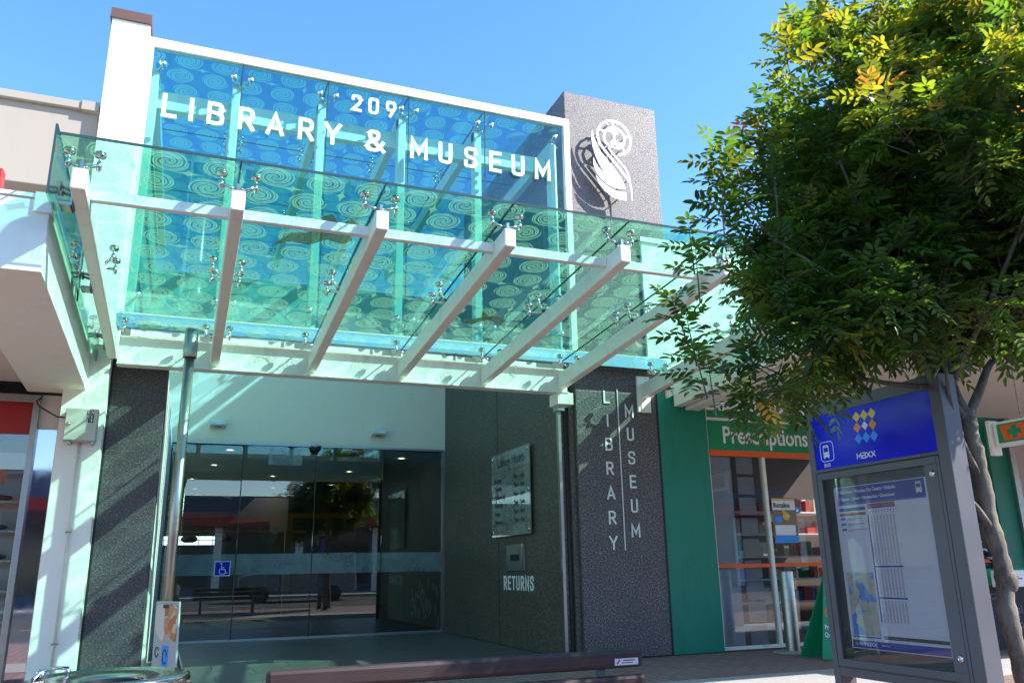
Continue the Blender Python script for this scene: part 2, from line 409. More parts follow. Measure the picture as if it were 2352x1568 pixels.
def split(self, name, mat, parent=None, bevel=0):
    """one object per separate piece"""
    par = list(range(len(self.v)))
    def find(a):
        while par[a] != a: par[a] = par[par[a]]; a = par[a]
        return a
    for f in self.f:
        r0 = find(f[0])
        for i in f[1:]: par[find(i)] = r0
    groups = {}
    for f, sm_ in zip(self.f, self.sm): groups.setdefault(find(f[0]), []).append((f, sm_))
    for fs in groups.values():
        ids = sorted({i for f, _ in fs for i in f}); mp = {a: k for k, a in enumerate(ids)}
        b = MB(); b.v = [self.v[i] for i in ids]; b.f = [tuple(mp[i] for i in f) for f, _ in fs]; b.sm = [q for _, q in fs]
        b.build(name, mat, parent, bevel)
MB.split = split

def struct(o): o['kind'] = 'structure'; return o

def text_mesh(body, size, bold=0.0, xs=1.0, align='LEFT', depth=.002, spacing=1.0):
    cu = bpy.data.curves.new('txt', 'FONT'); cu.body = body; cu.size = size; cu.align_x = align; cu.extrude = depth/2
    cu.offset = bold; cu.space_character = spacing; cu.resolution_u = 3
    o = bpy.data.objects.new('txt', cu); COL.objects.link(o)
    dg = bpy.context.evaluated_depsgraph_get(); me = bpy.data.meshes.new_from_object(o.evaluated_get(dg))
    bpy.data.objects.remove(o); bpy.data.curves.remove(cu)
    for v in me.vertices: v.co.x *= xs
    return me

def fillet(pts, r, closed=False, n=5):
    out = []; N = len(pts)
    for i, p in enumerate(pts):
        rr = p[2] if len(p) > 2 else r
        p2 = Vector(p[:2])
        if (not closed and i in (0, N-1)) or rr <= 0: out.append(tuple(p2)); continue
        a = Vector(pts[i-1][:2]); b = Vector(pts[(i+1) % N][:2])
        d1 = a-p2; d2 = b-p2; k = min(rr, d1.length*.5, d2.length*.5)
        s = p2+d1.normalized()*k; e = p2+d2.normalized()*k
        for j in range(n+1):
            t = j/n; out.append(tuple(s*(1-t)**2+p2*2*t*(1-t)+e*t*t))
    return out
GL = {
 'L': (.40, [[(0, 1), (0, 0, 0), (1, 0)]]), 'I': (0, [[(0, 1), (0, 0)]]),
 'B': (.46, [[(0, 0), (0, 1)], [(.1, 1), (1, 1), (1, .53), (.1, .53)], [(.1, .53), (1.06, .53), (1.06, 0), (.1, 0)]]),
 'R': (.46, [[(0, 0), (0, 1)], [(.1, 1), (1, 1), (1, .48), (.1, .48)], [(.5, .48), (1.05, 0)]]),
 'A': (.56, [[(0, 0), (.5, 1, 0), (1, 0)], [(.16, .28), (.84, .28)]]),
 'Y': (.56, [[(0, 1), (.5, .45, 0), (1, 1)], [(.5, .45), (.5, 0)]]),
 '&': (.62, [[(1.1, 0), (.12, .72), (.14, 1), (.72, 1), (.72, .76)], [(.72, .80), (.70, .66), (.0, .36), (0, 0), (.75, 0), (1.05, .44)]]),
 'M': (.62, [[(0, 0), (0, 1, 0), (.5, .28, 0), (1, 1, 0), (1, 0)]]),
 'U': (.46, [[(0, 1), (0, 0, .17), (1, 0, .17), (1, 1)]]),
 'S': (.46, [[(1, .76), (1, 1), (0, 1), (0, .55), (1, .47), (1, 0), (0, 0), (0, .24)]]),
 'E': (.42, [[(1, 1), (0, 1, 0), (0, 0, 0), (1, 0)], [(0, .51), (.88, .51)]]),
 'T': (.46, [[(0, 1), (1, 1)], [(.5, 1), (.5, 0)]]),
 'N': (.48, [[(0, 0), (0, 1, 0), (1, 0, 0), (1, 1)]]),
 '2': (.42, [[(0, .78), (0, 1), (1, 1), (1, .62, .2), (0, 0, 0), (1, 0)]]),
 '0': (.42, [[(.5, 1), (1, 1), (1, 0), (0, 0), (0, 1), (.5, 1)]]),
 '9': (.42, [[(.5, 1), (1, 1), (1, .42), (0, .42), (0, 1), (.5, 1)], [(1, .62), (.42, 0)]]),
}
def glyph(mb, fr, ch, x, y, h, t, w0, w1, wscale=1.0):
    """stroke letter, cap height h, stroke t; x = left edge. returns advance width"""
    wd, strokes = GL[ch]; W = wd*h*wscale
    for k, st in enumerate(strokes):
        pts = [(x+t/2+p[0]*W, y+t/2+p[1]*(h-t)) + ((p[2]*h,) if len(p) > 2 else ()) for p in st]
        pts = fillet(pts, .2*h)
        diag = ch in 'AY' or (ch == 'R' and k == 2) or (ch == '9' and k == 1) or (ch == '&')
        cl = ch == '0' or (ch == '9' and k == 0)
        if cl: pts = pts[:-1]
        mb.ribbon(fr, pts, t, w0+.0006*k, w1+.0006*k, closed=cl, ext=0 if cl else t/2)
    return W+t

XF = Fr((0, 0, 0))   # facade frame at given Y: use facade(Y)
def facade(Y): return Fr((0, Y, 0))

# ================================================================ THE SETTING
o = struct(MB().box(-150, 150, -150, 150, -1.5, -1.225).build('road', 'asphalt'))
o = struct(MB().box(-40, 60, 2.55, 9.42, -1.4, -1.1).build('footpath', 'bricks'))
o = struct(MB().box(-40, 60, 2.38, 2.55, -1.4, -1.102).build('kerb', 'concrete', bevel=.015))
o = struct(MB().box(-40, 60, 6.2, 7.4, -1.099, -1.095).build('footpath_concrete_band', 'concrete'))
o = struct(MB().box(-.30, 4.6, 9.42, 24, -1.4, -1.096).build('entrance_floor', 'tiles'))
o = struct(MB().box(-60, 60, -19, -12.2, -1.4, -1.1).build('far_footpath', 'concrete'))
mk = MB(); mk.box(-60, 60, -4.1, -4.0, -1.225, -1.221)
struct(mk.build('yellow_road_line', 'yellow'))

# ================================================================ LIBRARY BUILDING
lib = thing('library_building', 'library and museum building with dark stone pillars and recessed glazed entrance', 'building', (2, 9.5, GZ))
MB().box(4.68, 6.22, 9.5, 14.2, GZ, 6.75).build('tower', 'tower', lib, .01)
j = MB(); j.box(4.676, 4.68, 9.95, 9.957, 4.6, 6.75); j.box(4.68, 6.22, 9.4985, 9.4995, 2.545, 2.552)
j.split('tower_joint', 'black', lib)
MB().box(-.84, -.30, 9.5, 9.95, GZ, 2.28).build('granite_pillar', 'granite', lib, .006)
MB().box(-.86, -.842, 9.505, 9.9, GZ, 2.28).build('dark_joint', 'black', lib)
MB().box(-1.27, -.862, 9.3, 9.95, GZ, 6.33).build('white_pillar', 'wall', lib, .004)
c = MB(); c.box(-1.29, -.85, 9.28, 9.97, 6.33, 6.44); c.box(-1.295, -.845, 9.275, 9.975, 6.31, 6.335)
c.build('pillar_cap', 'brown', lib)
# recess walls
MB().box(4.55, 4.675, 9.68, 15.1, GZ, 5.25).build('recess_wall', 'granite_dark', lib)
j = MB(); j.box(4.546, 4.55, 12.105, 12.117, GZ, 5.2); j.box(4.545, 4.55, 9.69, 14.98, GZ, GZ+.012)
j.build('panel_joint', 'dark', lib)
u = MB(); u.box(4.46, 4.50, 9.60, 9.66, GZ, 2.06); u.build('steel_rail', 'steel', lib)
u = MB(); u.box(4.50, 4.545, 9.62, 9.70, GZ, 2.2); u.box(4.60, 4.675, 9.56, 9.62, GZ, 2.2); u.split('dark_upright', 'granite_dark', lib)
u = MB(); u.box(4.547, 4.598, 9.60, 9.66, GZ, 2.2); u.build('rubber_seal', 'black', lib)
l = MB(); l.box(4.452, 4.462, 9.61, 9.65, -.02, .1); l.box(4.44, 4.54, 9.56, 9.70, 1.98, 2.10); l.split('rail_lock', 'dullsteel', lib)
MB().box(-.40, -.30, 9.95, 15.1, GZ, 2.199).build('left_recess_wall', 'wall', lib)
MB().box(-.90, -.852, 9.95, 15.1, 2.2, 5.9).build('upper_left_wall', 'wall_warm', lib)
MB().box(-.852, -.40, 9.96, 14.98, 2.2, 2.28).build('side_ledge', 'wall', lib)
MB().box(-.851, 4.55, 14.98, 15.2, 2.205, 5.25).build('fascia_wall', 'wall_warm', lib)
j = MB(); j.box(-.30, 4.55, 14.93, 14.98, 2.165, 2.20); j.build('door_head_track', 'dullsteel', lib)
j = MB(); j.box(-.3, 4.54, 14.92, 15.04, -1.092, -1.075); j.build('door_sill', 'dullsteel', lib)
# library roof slab and interior shell
s_ = MB(); s_.box(-4, 9, 15.2, 30, 5.0, 5.22); s_.build('roof_slab', 'soffit', lib)
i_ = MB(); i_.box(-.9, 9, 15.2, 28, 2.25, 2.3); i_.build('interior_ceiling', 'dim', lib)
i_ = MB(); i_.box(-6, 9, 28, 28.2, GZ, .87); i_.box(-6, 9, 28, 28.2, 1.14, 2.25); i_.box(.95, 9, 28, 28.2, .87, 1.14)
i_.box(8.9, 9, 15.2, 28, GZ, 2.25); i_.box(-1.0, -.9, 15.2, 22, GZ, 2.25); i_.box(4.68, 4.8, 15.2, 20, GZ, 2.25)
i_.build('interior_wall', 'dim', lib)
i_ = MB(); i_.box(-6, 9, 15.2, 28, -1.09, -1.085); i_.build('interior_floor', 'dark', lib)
i_ = MB(); i_.box(-.9, 4.6, 21.8, 22.0, 1.34, 1.46); i_.box(-.9, 3.1, 23.0, 23.1, 1.02, 1.08); i_.box(2.42, 2.58, 21.8, 21.95, GZ, 1.34)
i_.split('timber_beam', 'orange_wood', lib)
i_ = MB()
for x in [-.8+.42*k for k in range(5)]: i_.box(x, x+.02, 27.96, 27.98, .87, 1.14)
i_.box(-1, 1, 27.96, 27.98, 1.0, 1.02)
i_.build('window_bars', 'dullsteel', lib)
MB().box(-.9, 1.1, 28.3, 28.32, .8, 1.2).build('frosted_window', emis('daylit_window', (.75, .93, 1.0), 1.3), lib)
MB().prism(facade(21.0), [(1.0, 1.15), (1.55, 1.75), (2.35, 1.75), (2.35, .95), (1.95, .95), (1.95, 1.2)], 0, .1).build('white_panel', 'wall', lib)
bk = MB()
for x in (1.4, 2.2, 2.6): bk.box(x, x+.35, 24, 24.4, GZ, .25)
bk.split('book_case', 'brown', lib)
# murals on the inside wall on the right, seen through the glass
mm = MB(); fr = Fr((4.675, 20, 0), (0, -1, 0))
mm.prism(fr, [(.2, -1.0), (4.6, -1.0), (4.6, .1), (3.6, .3), (3.1, .75), (2.9, 1.5), (2.6, 2.0), (.2, 2.0)], .002, .006); mm.build('green_mural', simple('mural_green', (.02, .09, .05), .6), lib)
mm = MB()
for k in range(34):
    a = random.uniform(2.2, 4.3); b = random.uniform(-.9, -.15); ln = random.uniform(.12, .3); t = random.uniform(-2.4, -.7)
    mm.ribbon(fr, [(a, b), (a+ln*.5*math.cos(t)+.03, b+ln*.5*math.sin(t)), (a+ln*math.cos(t), b+ln*math.sin(t))], [.1, .07, .01], .007+.0004*k, .009+.0004*k)
mm.split('white_mural_figure', simple('mural_pale', (.40, .46, .42), .6), lib)
# doors: two fixed side lights and two sliding leaves
def leaf(x0, x1, y, name):
    d = MB().box(x0, x1, y, y+.012, -1.07, 2.16).build(name, 'door_glass', lib)
    fb = MB().box(x0+.004, x1-.004, y-.003, y-.001, -.03, .31).build('frosted_band', 'frost', d)
    e = MB(); e.box(x0-.006, x0+.006, y-.004, y+.016, -1.07, 2.16); e.build('edge_strip', 'glass_edge', d)
    r = MB(); r.box(x0, x1, y-.006, y+.018, -1.075, -1.055); r.build('bottom_rail', 'dullsteel', d)
    return d
leaf(-.29, .86, 15.02, 'side_light'); dl = leaf(.87, 2.12, 14.97, 'sliding_door'); leaf(2.13, 3.35, 14.97, 'sliding_door'); leaf(3.36, 4.53, 15.02, 'side_light')
fr = facade(14.96)
n = MB().rect(fr, 1.30, 1.88, 1.83, 2.12).build('paper_notice', 'frost', dl)
q = MB().rect(fr, .53, .79, -.045, .20, 0, .003).build('access_sticker', 'letter_white', dl)
MB().rect(fr, .545, .775, -.03, .185, .003, .005).build('blue_field', 'blue', q)
ws = MB()
ws.lathe(fr.p(.64, .155, .006), [(0.0, 0), (.018, 0), (.018, .002), (0, .002)], 12, fr.w)
ws.ribbon(fr, [(.645, .125), (.652, .065), (.70, .065), (.722, .005), (.745, .012)], .014, .006, .008)
ws.ribbon(fr, [(.652, .095), (.69, .095)], .012, .0065, .0085)
cc = [(.665+.052*math.cos(t), .035+.052*math.sin(t)) for t in [R(a) for a in range(130, 345, 15)]]
ws.ribbon(fr, cc, .013, .007, .009)
ws.build('wheelchair_symbol', 'whiteprint', q)
MB().box(4.50, 4.545, 14.94, 15.05, -1.07, 2.17).build('door_jamb', 'steel', lib)
# wall mounted motion sensors and a dome camera over the doors
for (x, z, lab) in [(.41, 2.50, 'small white motion sensor on the left of the white wall above the doors'), (3.23, 2.46, 'small white motion sensor on the right of the white wall above the doors')]:
    t = thing('motion_sensor', lab, 'sensor', (x, 14.95, z), 'motion sensors over the doors')
    b = MB(); b.prism(Fr((x-.13, 0, 0), (0, 1, 0)), [(14.979, z+.07), (14.84, z+.07), (14.80, z+.04), (14.80, z-.02), (14.86, z-.055), (14.979, z-.055)], 0, .26)
    b.build('housing', 'plastic', t, .008)
    b = MB(); b.box(x-.06, x+.06, 14.83, 14.88, z-.058, z-.05); b.build('lens', 'dark', t)
t = thing('dome_camera', 'small dark dome camera at the centre of the door head', 'camera', (2.1, 14.9, 2.12))
b = MB(); b.lathe((2.1, 14.88, 2.16), [(0, 0), (.09, 0), (.09, -.03), (.08, -.06), (.05, -.10), (0, -.115)], 18); b.build('dome', 'black', t)
b = MB(); b.lathe((2.1, 14.88, 2.16), [(.095, -.012), (.10, -.012), (.10, .02), (0, .02)], 18); b.build('collar', 'dullsteel', t)
# downlights inside and pendants
k = 0
for (x, y) in [(.7, 16.2), (4.1, 16.6), (.5, 18.6), (3.5, 19.2), (.1, 21.5), (1.9, 20.5), (.2, 24.), (2.2, 23.4), (.3, 26.), (2.9, 25.6), (3.6, 22.3), (1.2, 26.8)]:
    t = thing('ceiling_downlight', 'round recessed downlight glowing in the library ceiling', 'light', (x, y, 2.25), 'downlights in the library ceiling')
    MB().lathe((x, y, 2.248), [(.07, 0), (.13, 0), (.13, -.012), (.09, -.02), (.07, 0)], 20).build('trim_ring', 'letter_white', t)
    MB().lathe((x, y, 2.247), [(0, -.004), (.085, -.004), (.085, -.001)], 16).build('lamp', emis('warm_lamp', (1, .86, .55), 9.), t)
for (x, lab) in [(.18, 'dark woven drum pendant, left of the two by the far window'), (1.14, 'dark woven drum pendant, right of the two by the far window')]:
    t = thing('pendant_lamp', lab, 'lamp', (x, 26.5, 1.0), 'woven pendants by the far window')
    MB().lathe((x, 26.5, .99), [(.13, -.1), (.21, -.06), (.24, 0), (.21, .06), (.13, .1)], 20).build('lamp_shade', 'brown', t)
    MB().tube([(x, 26.5, 1.05), (x, 26.5, 2.25)], .008, 6).build('cord', 'cable', t)
    MB().ell((x, 26.5, .97), .06, .06, .07, 10, 6).build('bulb', emis('pendant_bulb', (1, .8, .4), 4), t)

# ================================================================ GLASS FACADE BOX
XJ = [-.80, .22, 1.27, 2.33, 3.40, 4.58]
gf = thing('glass_facade', 'tall blue-green glass box on white steel frames above the entrance', 'glazed facade', (1.9, 9.4, 2.55))
f = MB(); f.box(-.86, 4.68, 9.36, 9.44, 6.08, 6.20); f.build('top_rail', 'white', gf, .006)
f = MB(); f.box(-.86, -.80, 9.36, 9.44, 2.74, 6.08); f.build('left_stile', 'white', gf, .005)
f = MB(); f.box(4.59, 4.678, 9.36, 9.44, 2.74, 6.08); f.build('right_stile', 'white', gf, .005)
for a, b in zip(XJ[:-1], XJ[1:]):
    p = MB().box(a+.006, b-.006, 9.39, 9.402, 2.76, 6.08).build('front_panel', 'front_glass', gf)
    e = MB(); e.box(b-.0055, b+.0055, 9.388, 9.404, 2.76, 6.08)
    if b < 4.5: e.build('silicone_joint', 'glass_edge', gf)
RY = [9.46, 11.35, 13.3, 15.3, 17.0]
def rz(y): return 6.10-.015*(y-9.5)
for a, b in zip(XJ[:-1], XJ[1:]):
    for y0, y1 in zip(RY[:-1], RY[1:]):
        MB().hexa([(a+.006, y0+.006, rz(y0)), (b-.006, y0+.006, rz(y0)), (b-.006, y1-.006, rz(y1)), (a+.006, y1-.006, rz(y1)),
                   (a+.006, y0+.006, rz(y0)+.004), (b-.006, y0+.006, rz(y0)+.004), (b-.006, y1-.006, rz(y1)+.004), (a+.006, y1-.006, rz(y1)+.004)]).build('roof_panel', 'roof_glass', gf)
jt = MB()
for y in RY[1:-1]: jt.box(-.8, 4.58, y-.008, y+.008, rz(y)-.004, rz(y)+.006)
for x in XJ[1:-1]: jt.hexa([(x-.007, 9.47, rz(9.47)-.003), (x+.007, 9.47, rz(9.47)-.003), (x+.007, 17, rz(17)-.003), (x-.007, 17, rz(17)-.003), (x-.007, 9.47, rz(9.47)+.007), (x+.007, 9.47, rz(9.47)+.007), (x+.007, 17, rz(17)+.007), (x-.007, 17, rz(17)+.007)])
jt.build('roof_joint', 'glass_edge', gf)
PX = [-.77, .17, 1.22, 2.28, 3.35, 4.49]
for x in PX:
    MB().box(x-.05, x+.05, 9.54, 9.68, 2.5, 5.86).build('post', 'white', gf, .006)
    MB().bar((x, 9.56, 5.80), (x, 15.1, 5.66), .10, .18).build('rafter', 'white', gf, .006)
h = MB(); h.box(-.80, 4.52, 9.70, 9.82, 5.46, 5.70); h.build('cross_beam', 'white', gf, .006)
def spider(parent, c, bolts, nrm, boss=.03, mat='chrome', name='glass_fitting', back=.12):
    """stainless spider: arms run from the boss at c to discs on the glass"""
    c = Vector(c); nrm = Vector(nrm).normalized(); s = MB()
    s.lathe(c-nrm*.05, [(0, 0), (boss, 0), (boss, .07), (boss*.6, .085), (0, .085)], 10, nrm)
    for b in bolts:
        b = Vector(b); e = b-nrm*back*.72
        s.tube([c, e], [.016, .011], 8)
        s.lathe(b-nrm*back, [(0, -.012), (.012, -.012), (.012, .0), (.018, .0), (.018, back*.45), (.010, back*.5), (.010, back-.022), (.036, back-.02), (.041, back-.008), (.036, back-.002), (0, back-.002)], 12, nrm)
    for b in bolts:
        b = Vector(b); s.lathe(b, [(.0, .022), (.02, .022), (.036, .012), (.036, .009), (0, .009)], 12, nrm)
    return s.build(name, mat, parent)
for x in XJ[1:-1]:
    for z in (5.90, 2.98): spider(gf, (x, 9.55, z-.05), [(x-.10, 9.39, z), (x+.10, 9.39, z)], (0, -1, 0))
for x, dx in ((XJ[0]-.01, .12), (XJ[-1], -.12)):
    for z in (5.90, 2.98): spider(gf, (x, 9.62, z-.05), [(x+dx, 9.39, z)], (0, -1, 0))
for x in XJ[1:-1]:
    for y in (11.35, 13.3, 15.3):
        spider(gf, (x-.03, y, rz(y)-.2), [(x-.11, y-.12, rz(y)), (x+.10, y-.12, rz(y)), (x-.11, y+.12, rz(y)), (x+.10, y+.12, rz(y))], (0, 0, 1), .028)
g_ = MB(); g_.box(-.86, 5.98, 9.30, 9.36, 2.565, 2.72); g_.build('sill_flashing', 'chrome', gf)
g_ = MB(); g_.box(-.86, 5.98, 9.36, 9.46, 2.60, 2.755); g_.build('sill_ledge', 'white', gf)
# dry grass blown onto the ledge
db = MB()
for k in range(46):
    x = random.choice([random.uniform(-.7, .15), random.uniform(-.7, .15), random.uniform(.3, 3.9)]); y = random.uniform(9.1, 9.27); a = random.uniform(-.5, .5); L_ = random.uniform(.1, .28)
    z = 2.575
    pts = [(x+L_*t*math.cos(a), y+L_*t*math.sin(a)*.4, z+.05*math.sin(t*3)*random.uniform(.4, 1)) for t in (0, .35, .7, 1)]
    db.tube(pts, .0035, 4)
tag(db.build('dry_grass', simple('dry_straw', (.75, .68, .48), .7)), 'pale dry grass blades caught on the canopy glass by the sill', 'debris'); bpy.data.objects['dry_grass']['kind'] = 'stuff'

# lettering mounted on the glass
def lettering(name, label, text, xs, z, h, t, Y, cat='lettering', depth=.03, wfix=None):
    root = thing(name, label, cat, (xs[0], Y, z)); fr = facade(Y)
    for ch, x in zip(text, xs):
        m = MB(); ws_ = 1.0 if wfix is None else wfix.get(ch, 1.0)
        glyph(m, fr, ch, x, z, h, t, 0, depth, ws_); m.build('letter', 'letter_white', root)
    return root
lettering('facade_lettering', 'large white LIBRARY & MUSEUM capitals across the blue glass front', 'LIBRARY&MUSEUM',
          [-.645, -.345, -.145, .21, .535, .92, 1.235, 1.765, 2.35, 2.735, 3.09, 3.45, 3.775, 4.12], 5.165, .305, .046, 9.375)
lettering('street_number', 'white figures 209 on the glass above the library lettering', '209', [1.565, 1.785, 2.015], 5.70, .235, .036, 9.375)
# vertical lettering on the stone pillar
fr = facade(9.494)
vl = thing('pillar_lettering', 'vertical pale grey LIBRARY and MUSEUM letters with a thin rule on the stone pillar', 'lettering', (5.2, 9.49, .2))
for i, ch in enumerate('LIBRARY'):
    m = MB(); wdt = GL[ch][0]*.17+.024; glyph(m, fr, ch, 5.135-wdt/2, 2.10-.3165*i, .172, .024, 0, .008); m.build('letter', 'letter_grey', vl)
for i, ch in enumerate('MUSEUM'):
    m = MB(); wdt = GL[ch][0]*.17+.024; glyph(m, fr, ch, 5.47-wdt/2, 1.925-.314*i, .172, .024, 0, .008); m.build('letter', 'letter_grey', vl)
m = MB(); m.rect(fr, 5.296, 5.308, .19, 2.31, 0, .008); m.build('rule_line', 'letter_grey', vl)
# emblem
LA = [(5.036, 6.093), (5.016, 5.969), (5.024, 5.841), (5.06, 5.708), (5.113, 5.578), (5.168, 5.481), (5.219, 5.42), (5.135, 5.464), (5.074, 5.55), (5.031, 5.649), (5.029, 5.542), (5.058, 5.44), (5.118, 5.355), (5.211, 5.276), (5.317, 5.23), (5.425, 5.214), (5.527, 5.227), (5.513, 5.305), (5.463, 5.392), (5.377, 5.506), (5.274, 5.628), (5.171, 5.738), (5.1, 5.855), (5.053, 5.987)]
LB = [(5.057, 5.371), (5.102, 5.247), (5.183, 5.155), (5.287, 5.078), (5.405, 5.049), (5.533, 5.045), (5.54, 5.107), (5.533, 5.175), (5.423, 5.168), (5.315, 5.187), (5.209, 5.239), (5.126, 5.299)]
LC = [(5.446, 5.758), (5.548, 5.791), (5.627, 5.876), (5.659, 5.981), (5.655, 6.091), (5.609, 6.193), (5.516, 6.275), (5.4, 6.302), (5.287, 6.28), (5.19, 6.21), (5.13, 6.116), (5.114, 6.009), (5.146, 5.896), (5.218, 5.801), (5.3, 5.708), (5.383, 5.615), (5.476, 5.512), (5.558, 5.408), (5.609, 5.331), (5.626, 5.248), (5.628, 5.153), (5.626, 5.047)]
LD = [(5.286, 5.846), (5.348, 5.771), (5.452, 5.659), (5.525, 5.586), (5.576, 5.508), (5.602, 5.405), (5.615, 5.343)]
LE = [(5.246, 5.915), (5.218, 6.007), (5.25, 6.107), (5.326, 6.173), (5.416, 6.191), (5.504, 6.159), (5.554, 6.094), (5.562, 6.007), (5.528, 5.918), (5.464, 5.866), (5.375, 5.865), (5.299, 5.887), (5.246, 5.915)]
LF = [(5.267, 6.116), (5.325, 6.16), (5.415, 6.166), (5.468, 6.121), (5.467, 6.099), (5.421, 6.085), (5.402, 6.043), (5.405, 5.999), (5.469, 5.957), (5.538, 5.98), (5.524, 5.939), (5.455, 5.905), (5.377, 5.907), (5.313, 5.938), (5.359, 5.98), (5.385, 6.039), (5.365, 6.08), (5.311, 6.108)]
LS0 = [(5.377, 6.286), (5.383, 6.191)]
LS1 = [(5.647, 6.106), (5.555, 6.044)]
LS2 = [(5.146, 6.103), (5.24, 6.11)]
LS3 = [(5.515, 5.888), (5.56, 5.798)]
em = thing('tower_emblem', 'white spiral and leaf emblem standing off the sparkling stone tower', 'emblem', (5.3, 9.4, 5.0))
fr = facade(9.34)
m = MB(); m.prism(fr, LA, 0, .012); m.build('leaf_shape', 'letter_white', em)
m = MB(); m.prism(fr, LB, 0, .012); m.build('lower_leaf_shape', 'letter_white', em)
m = MB(); tt = [.036]*13+[.034]*3+[.034, .034, .032, .026, .016, .005]
m.ribbon(fr, LC, tt[:len(LC)], 0.0003, .0123); m.ribbon(fr, LD, [.026]*5+[.02, .006], .0006, .0126)
m.ribbon(fr, LE[:-1], .034, .0009, .0129, closed=True); m.prism(fr, LF, .0012, .0132)
for k, s in enumerate((LS0, LS1, LS2, LS3)): m.ribbon(fr, s, .030, .0015+.0003*k, .0135+.0003*k)
m.build('spiral_shape', 'letter_white', em)
m = MB()
for (x, z) in [(5.1, 5.75), (5.3, 5.4), (5.45, 5.25), (5.2, 5.2), (5.45, 5.1), (5.25, 5.86), (5.3, 6.23), (5.5, 5.86), (5.56, 6.05), (5.6, 5.4)]: m.tube([(x, 9.338, z), (x, 9.5, z)], .009, 6)
m.split('stand_off_pin', 'dullsteel', em)

# ================================================================ GLASS CANOPY
AX = [-.85, .17, 1.22, 2.27, 3.33, 4.38, 5.70]
gc = thing('glass_canopy', 'printed green glass entrance canopy on white cantilever beams', 'canopy', (2.3, 9.3, 2.1))
def ab(y): return 2.22+.077*(9.3-y)      # underside of a beam
def cz(y): return 2.555+.075*(9.3-y)     # glass
for x in AX:
    a = MB(); y0, y1 = 5.68, 9.28 if x < 5 else 9.46
    a.hexa([(x-.05, y0, ab(y0)), (x+.05, y0, ab(y0)), (x+.05, y1, ab(y1)-.02), (x-.05, y1, ab(y1)-.02), (x-.05, y0, ab(y0)+.155), (x+.05, y0, ab(y0)+.155), (x+.05, y1, ab(y1)+.18), (x-.05, y1, ab(y1)+.18)])
    a.build('beam', 'white', gc, .012)
for a_, b_ in zip(AX[:-1], AX[1:]):
    c = MB(); c.box(a_+.05, b_-.05, 5.93, 5.99, ab(5.95)+.06, ab(5.95)+.14); c.build('cross_bar', 'white', gc, .005)
bm_ = MB(); bm_.box(-.80, 4.46, 9.285, 9.31, 2.16, 2.44); bm_.box(-.80, 4.46, 9.23, 9.40, 2.145, 2.16); bm_.box(-.80, 4.46, 9.23, 9.40, 2.44, 2.455)
bm_.build('wall_beam', 'white', gc)
bm_ = MB(); bm_.box(-.80, 4.5, 9.62, 9.69, 2.28, 2.62); bm_.build('rear_beam', 'white', gc)
br = MB(); br.box(4.30, 4.52, 9.24, 9.5, 2.0, 2.15); br.box(5.60, 5.80, 9.46, 9.497, 2.0, 2.5); br.split('wall_bracket', 'white', gc, .005)
GXE = [-1.0, .17, 1.22, 2.27, 3.33, 4.38, 5.93]
for a_, b_ in zip(GXE[:-1], GXE[1:]):
    y0, y1 = 5.58, 9.295; a2, b2 = a_+.007, b_-.007
    p = MB(); p.hexa([(a2, y0, cz(y0)), (b2, y0, cz(y0)), (b2, y1, cz(y1)), (a2, y1, cz(y1)), (a2, y0, cz(y0)+.003), (b2, y0, cz(y0)+.003), (b2, y1, cz(y1)+.003), (a2, y1, cz(y1)+.003)])
    p.build('glass_panel', 'canopy_glass', gc)
    e = MB(); e.box(a2, b2, y0-.006, y0-.001, cz(y0)-.010, cz(y0)+.010); e.build('panel_edge', 'glass_edge', gc)
    if b_ < 5:
        e = MB(); e.hexa([(b_-.006, y0, cz(y0)-.005), (b_+.006, y0, cz(y0)-.005), (b_+.006, y1, cz(y1)-.005), (b_-.006, y1, cz(y1)-.005), (b_-.006, y0, cz(y0)+.008), (b_+.006, y0, cz(y0)+.008), (b_+.006, y1, cz(y1)+.008), (b_-.006, y1, cz(y1)+.008)])
        e.build('silicone_joint', 'glass_edge', gc)
for x, xe, sgn in ((-1.0, -1.0, -1), (5.93, 5.93, 1)):
    for (y0, y1) in ((5.56, 7.42), (7.44, 9.28)):
        p = MB(); t0, t1 = cz(y0)+.05, cz(y1)+.05; b0, b1 = t0-.50, t1-.44
        p.hexa([(x-.006, y0, b0), (x+.006, y0, b0), (x+.006, y1, b1), (x-.006, y1, b1), (x-.006, y0, t0), (x+.006, y0, t0), (x+.006, y1, t1), (x-.006, y1, t1)])
        p.build('side_panel', 'side_glass', gc)
        e = MB(); e.box(x-.007, x+.007, y0-.005, y0, b0, t0); e.box(x-.007, x+.007, y1, y1+.004, b1, t1)
        e.hexa([(x-.007, y0, t0), (x+.007, y0, t0), (x+.007, y1, t1), (x-.007, y1, t1), (x-.007, y0, t0+.005), (x+.007, y0, t0+.005), (x+.007, y1, t1+.005), (x-.007, y1, t1+.005)])
        e.build('panel_edge', 'glass_edge', gc)
    ax_ = AX[0] if sgn < 0 else AX[-1]
    for y in (5.95, 7.43, 8.95):
        b = MB(); b.box(min(ax_+sgn*.05, ax_+sgn*.13), max(ax_+sgn*.05, ax_+sgn*.13), y-.07, y+.07, ab(y)-.02, ab(y)+.0)
        b.box(ax_+sgn*.055-.006, ax_+sgn*.055+.006, y-.08, y+.08, ab(y)-.02, ab(y)+.20)
        for dy in (-.05, .05): b.tube([(ax_+sgn*.06, y+dy, ab(y)+.10), (x-sgn*.008, y+dy, ab(y)+.12)], [.014, .011], 8); b.lathe((x-sgn*.010, y+dy, ab(y)+.12), [(0, 0), (.03, 0), (.033, .012), (0, .012)], 12, (-sgn, 0, 0))
        b.build('side_bracket', 'steel', gc)
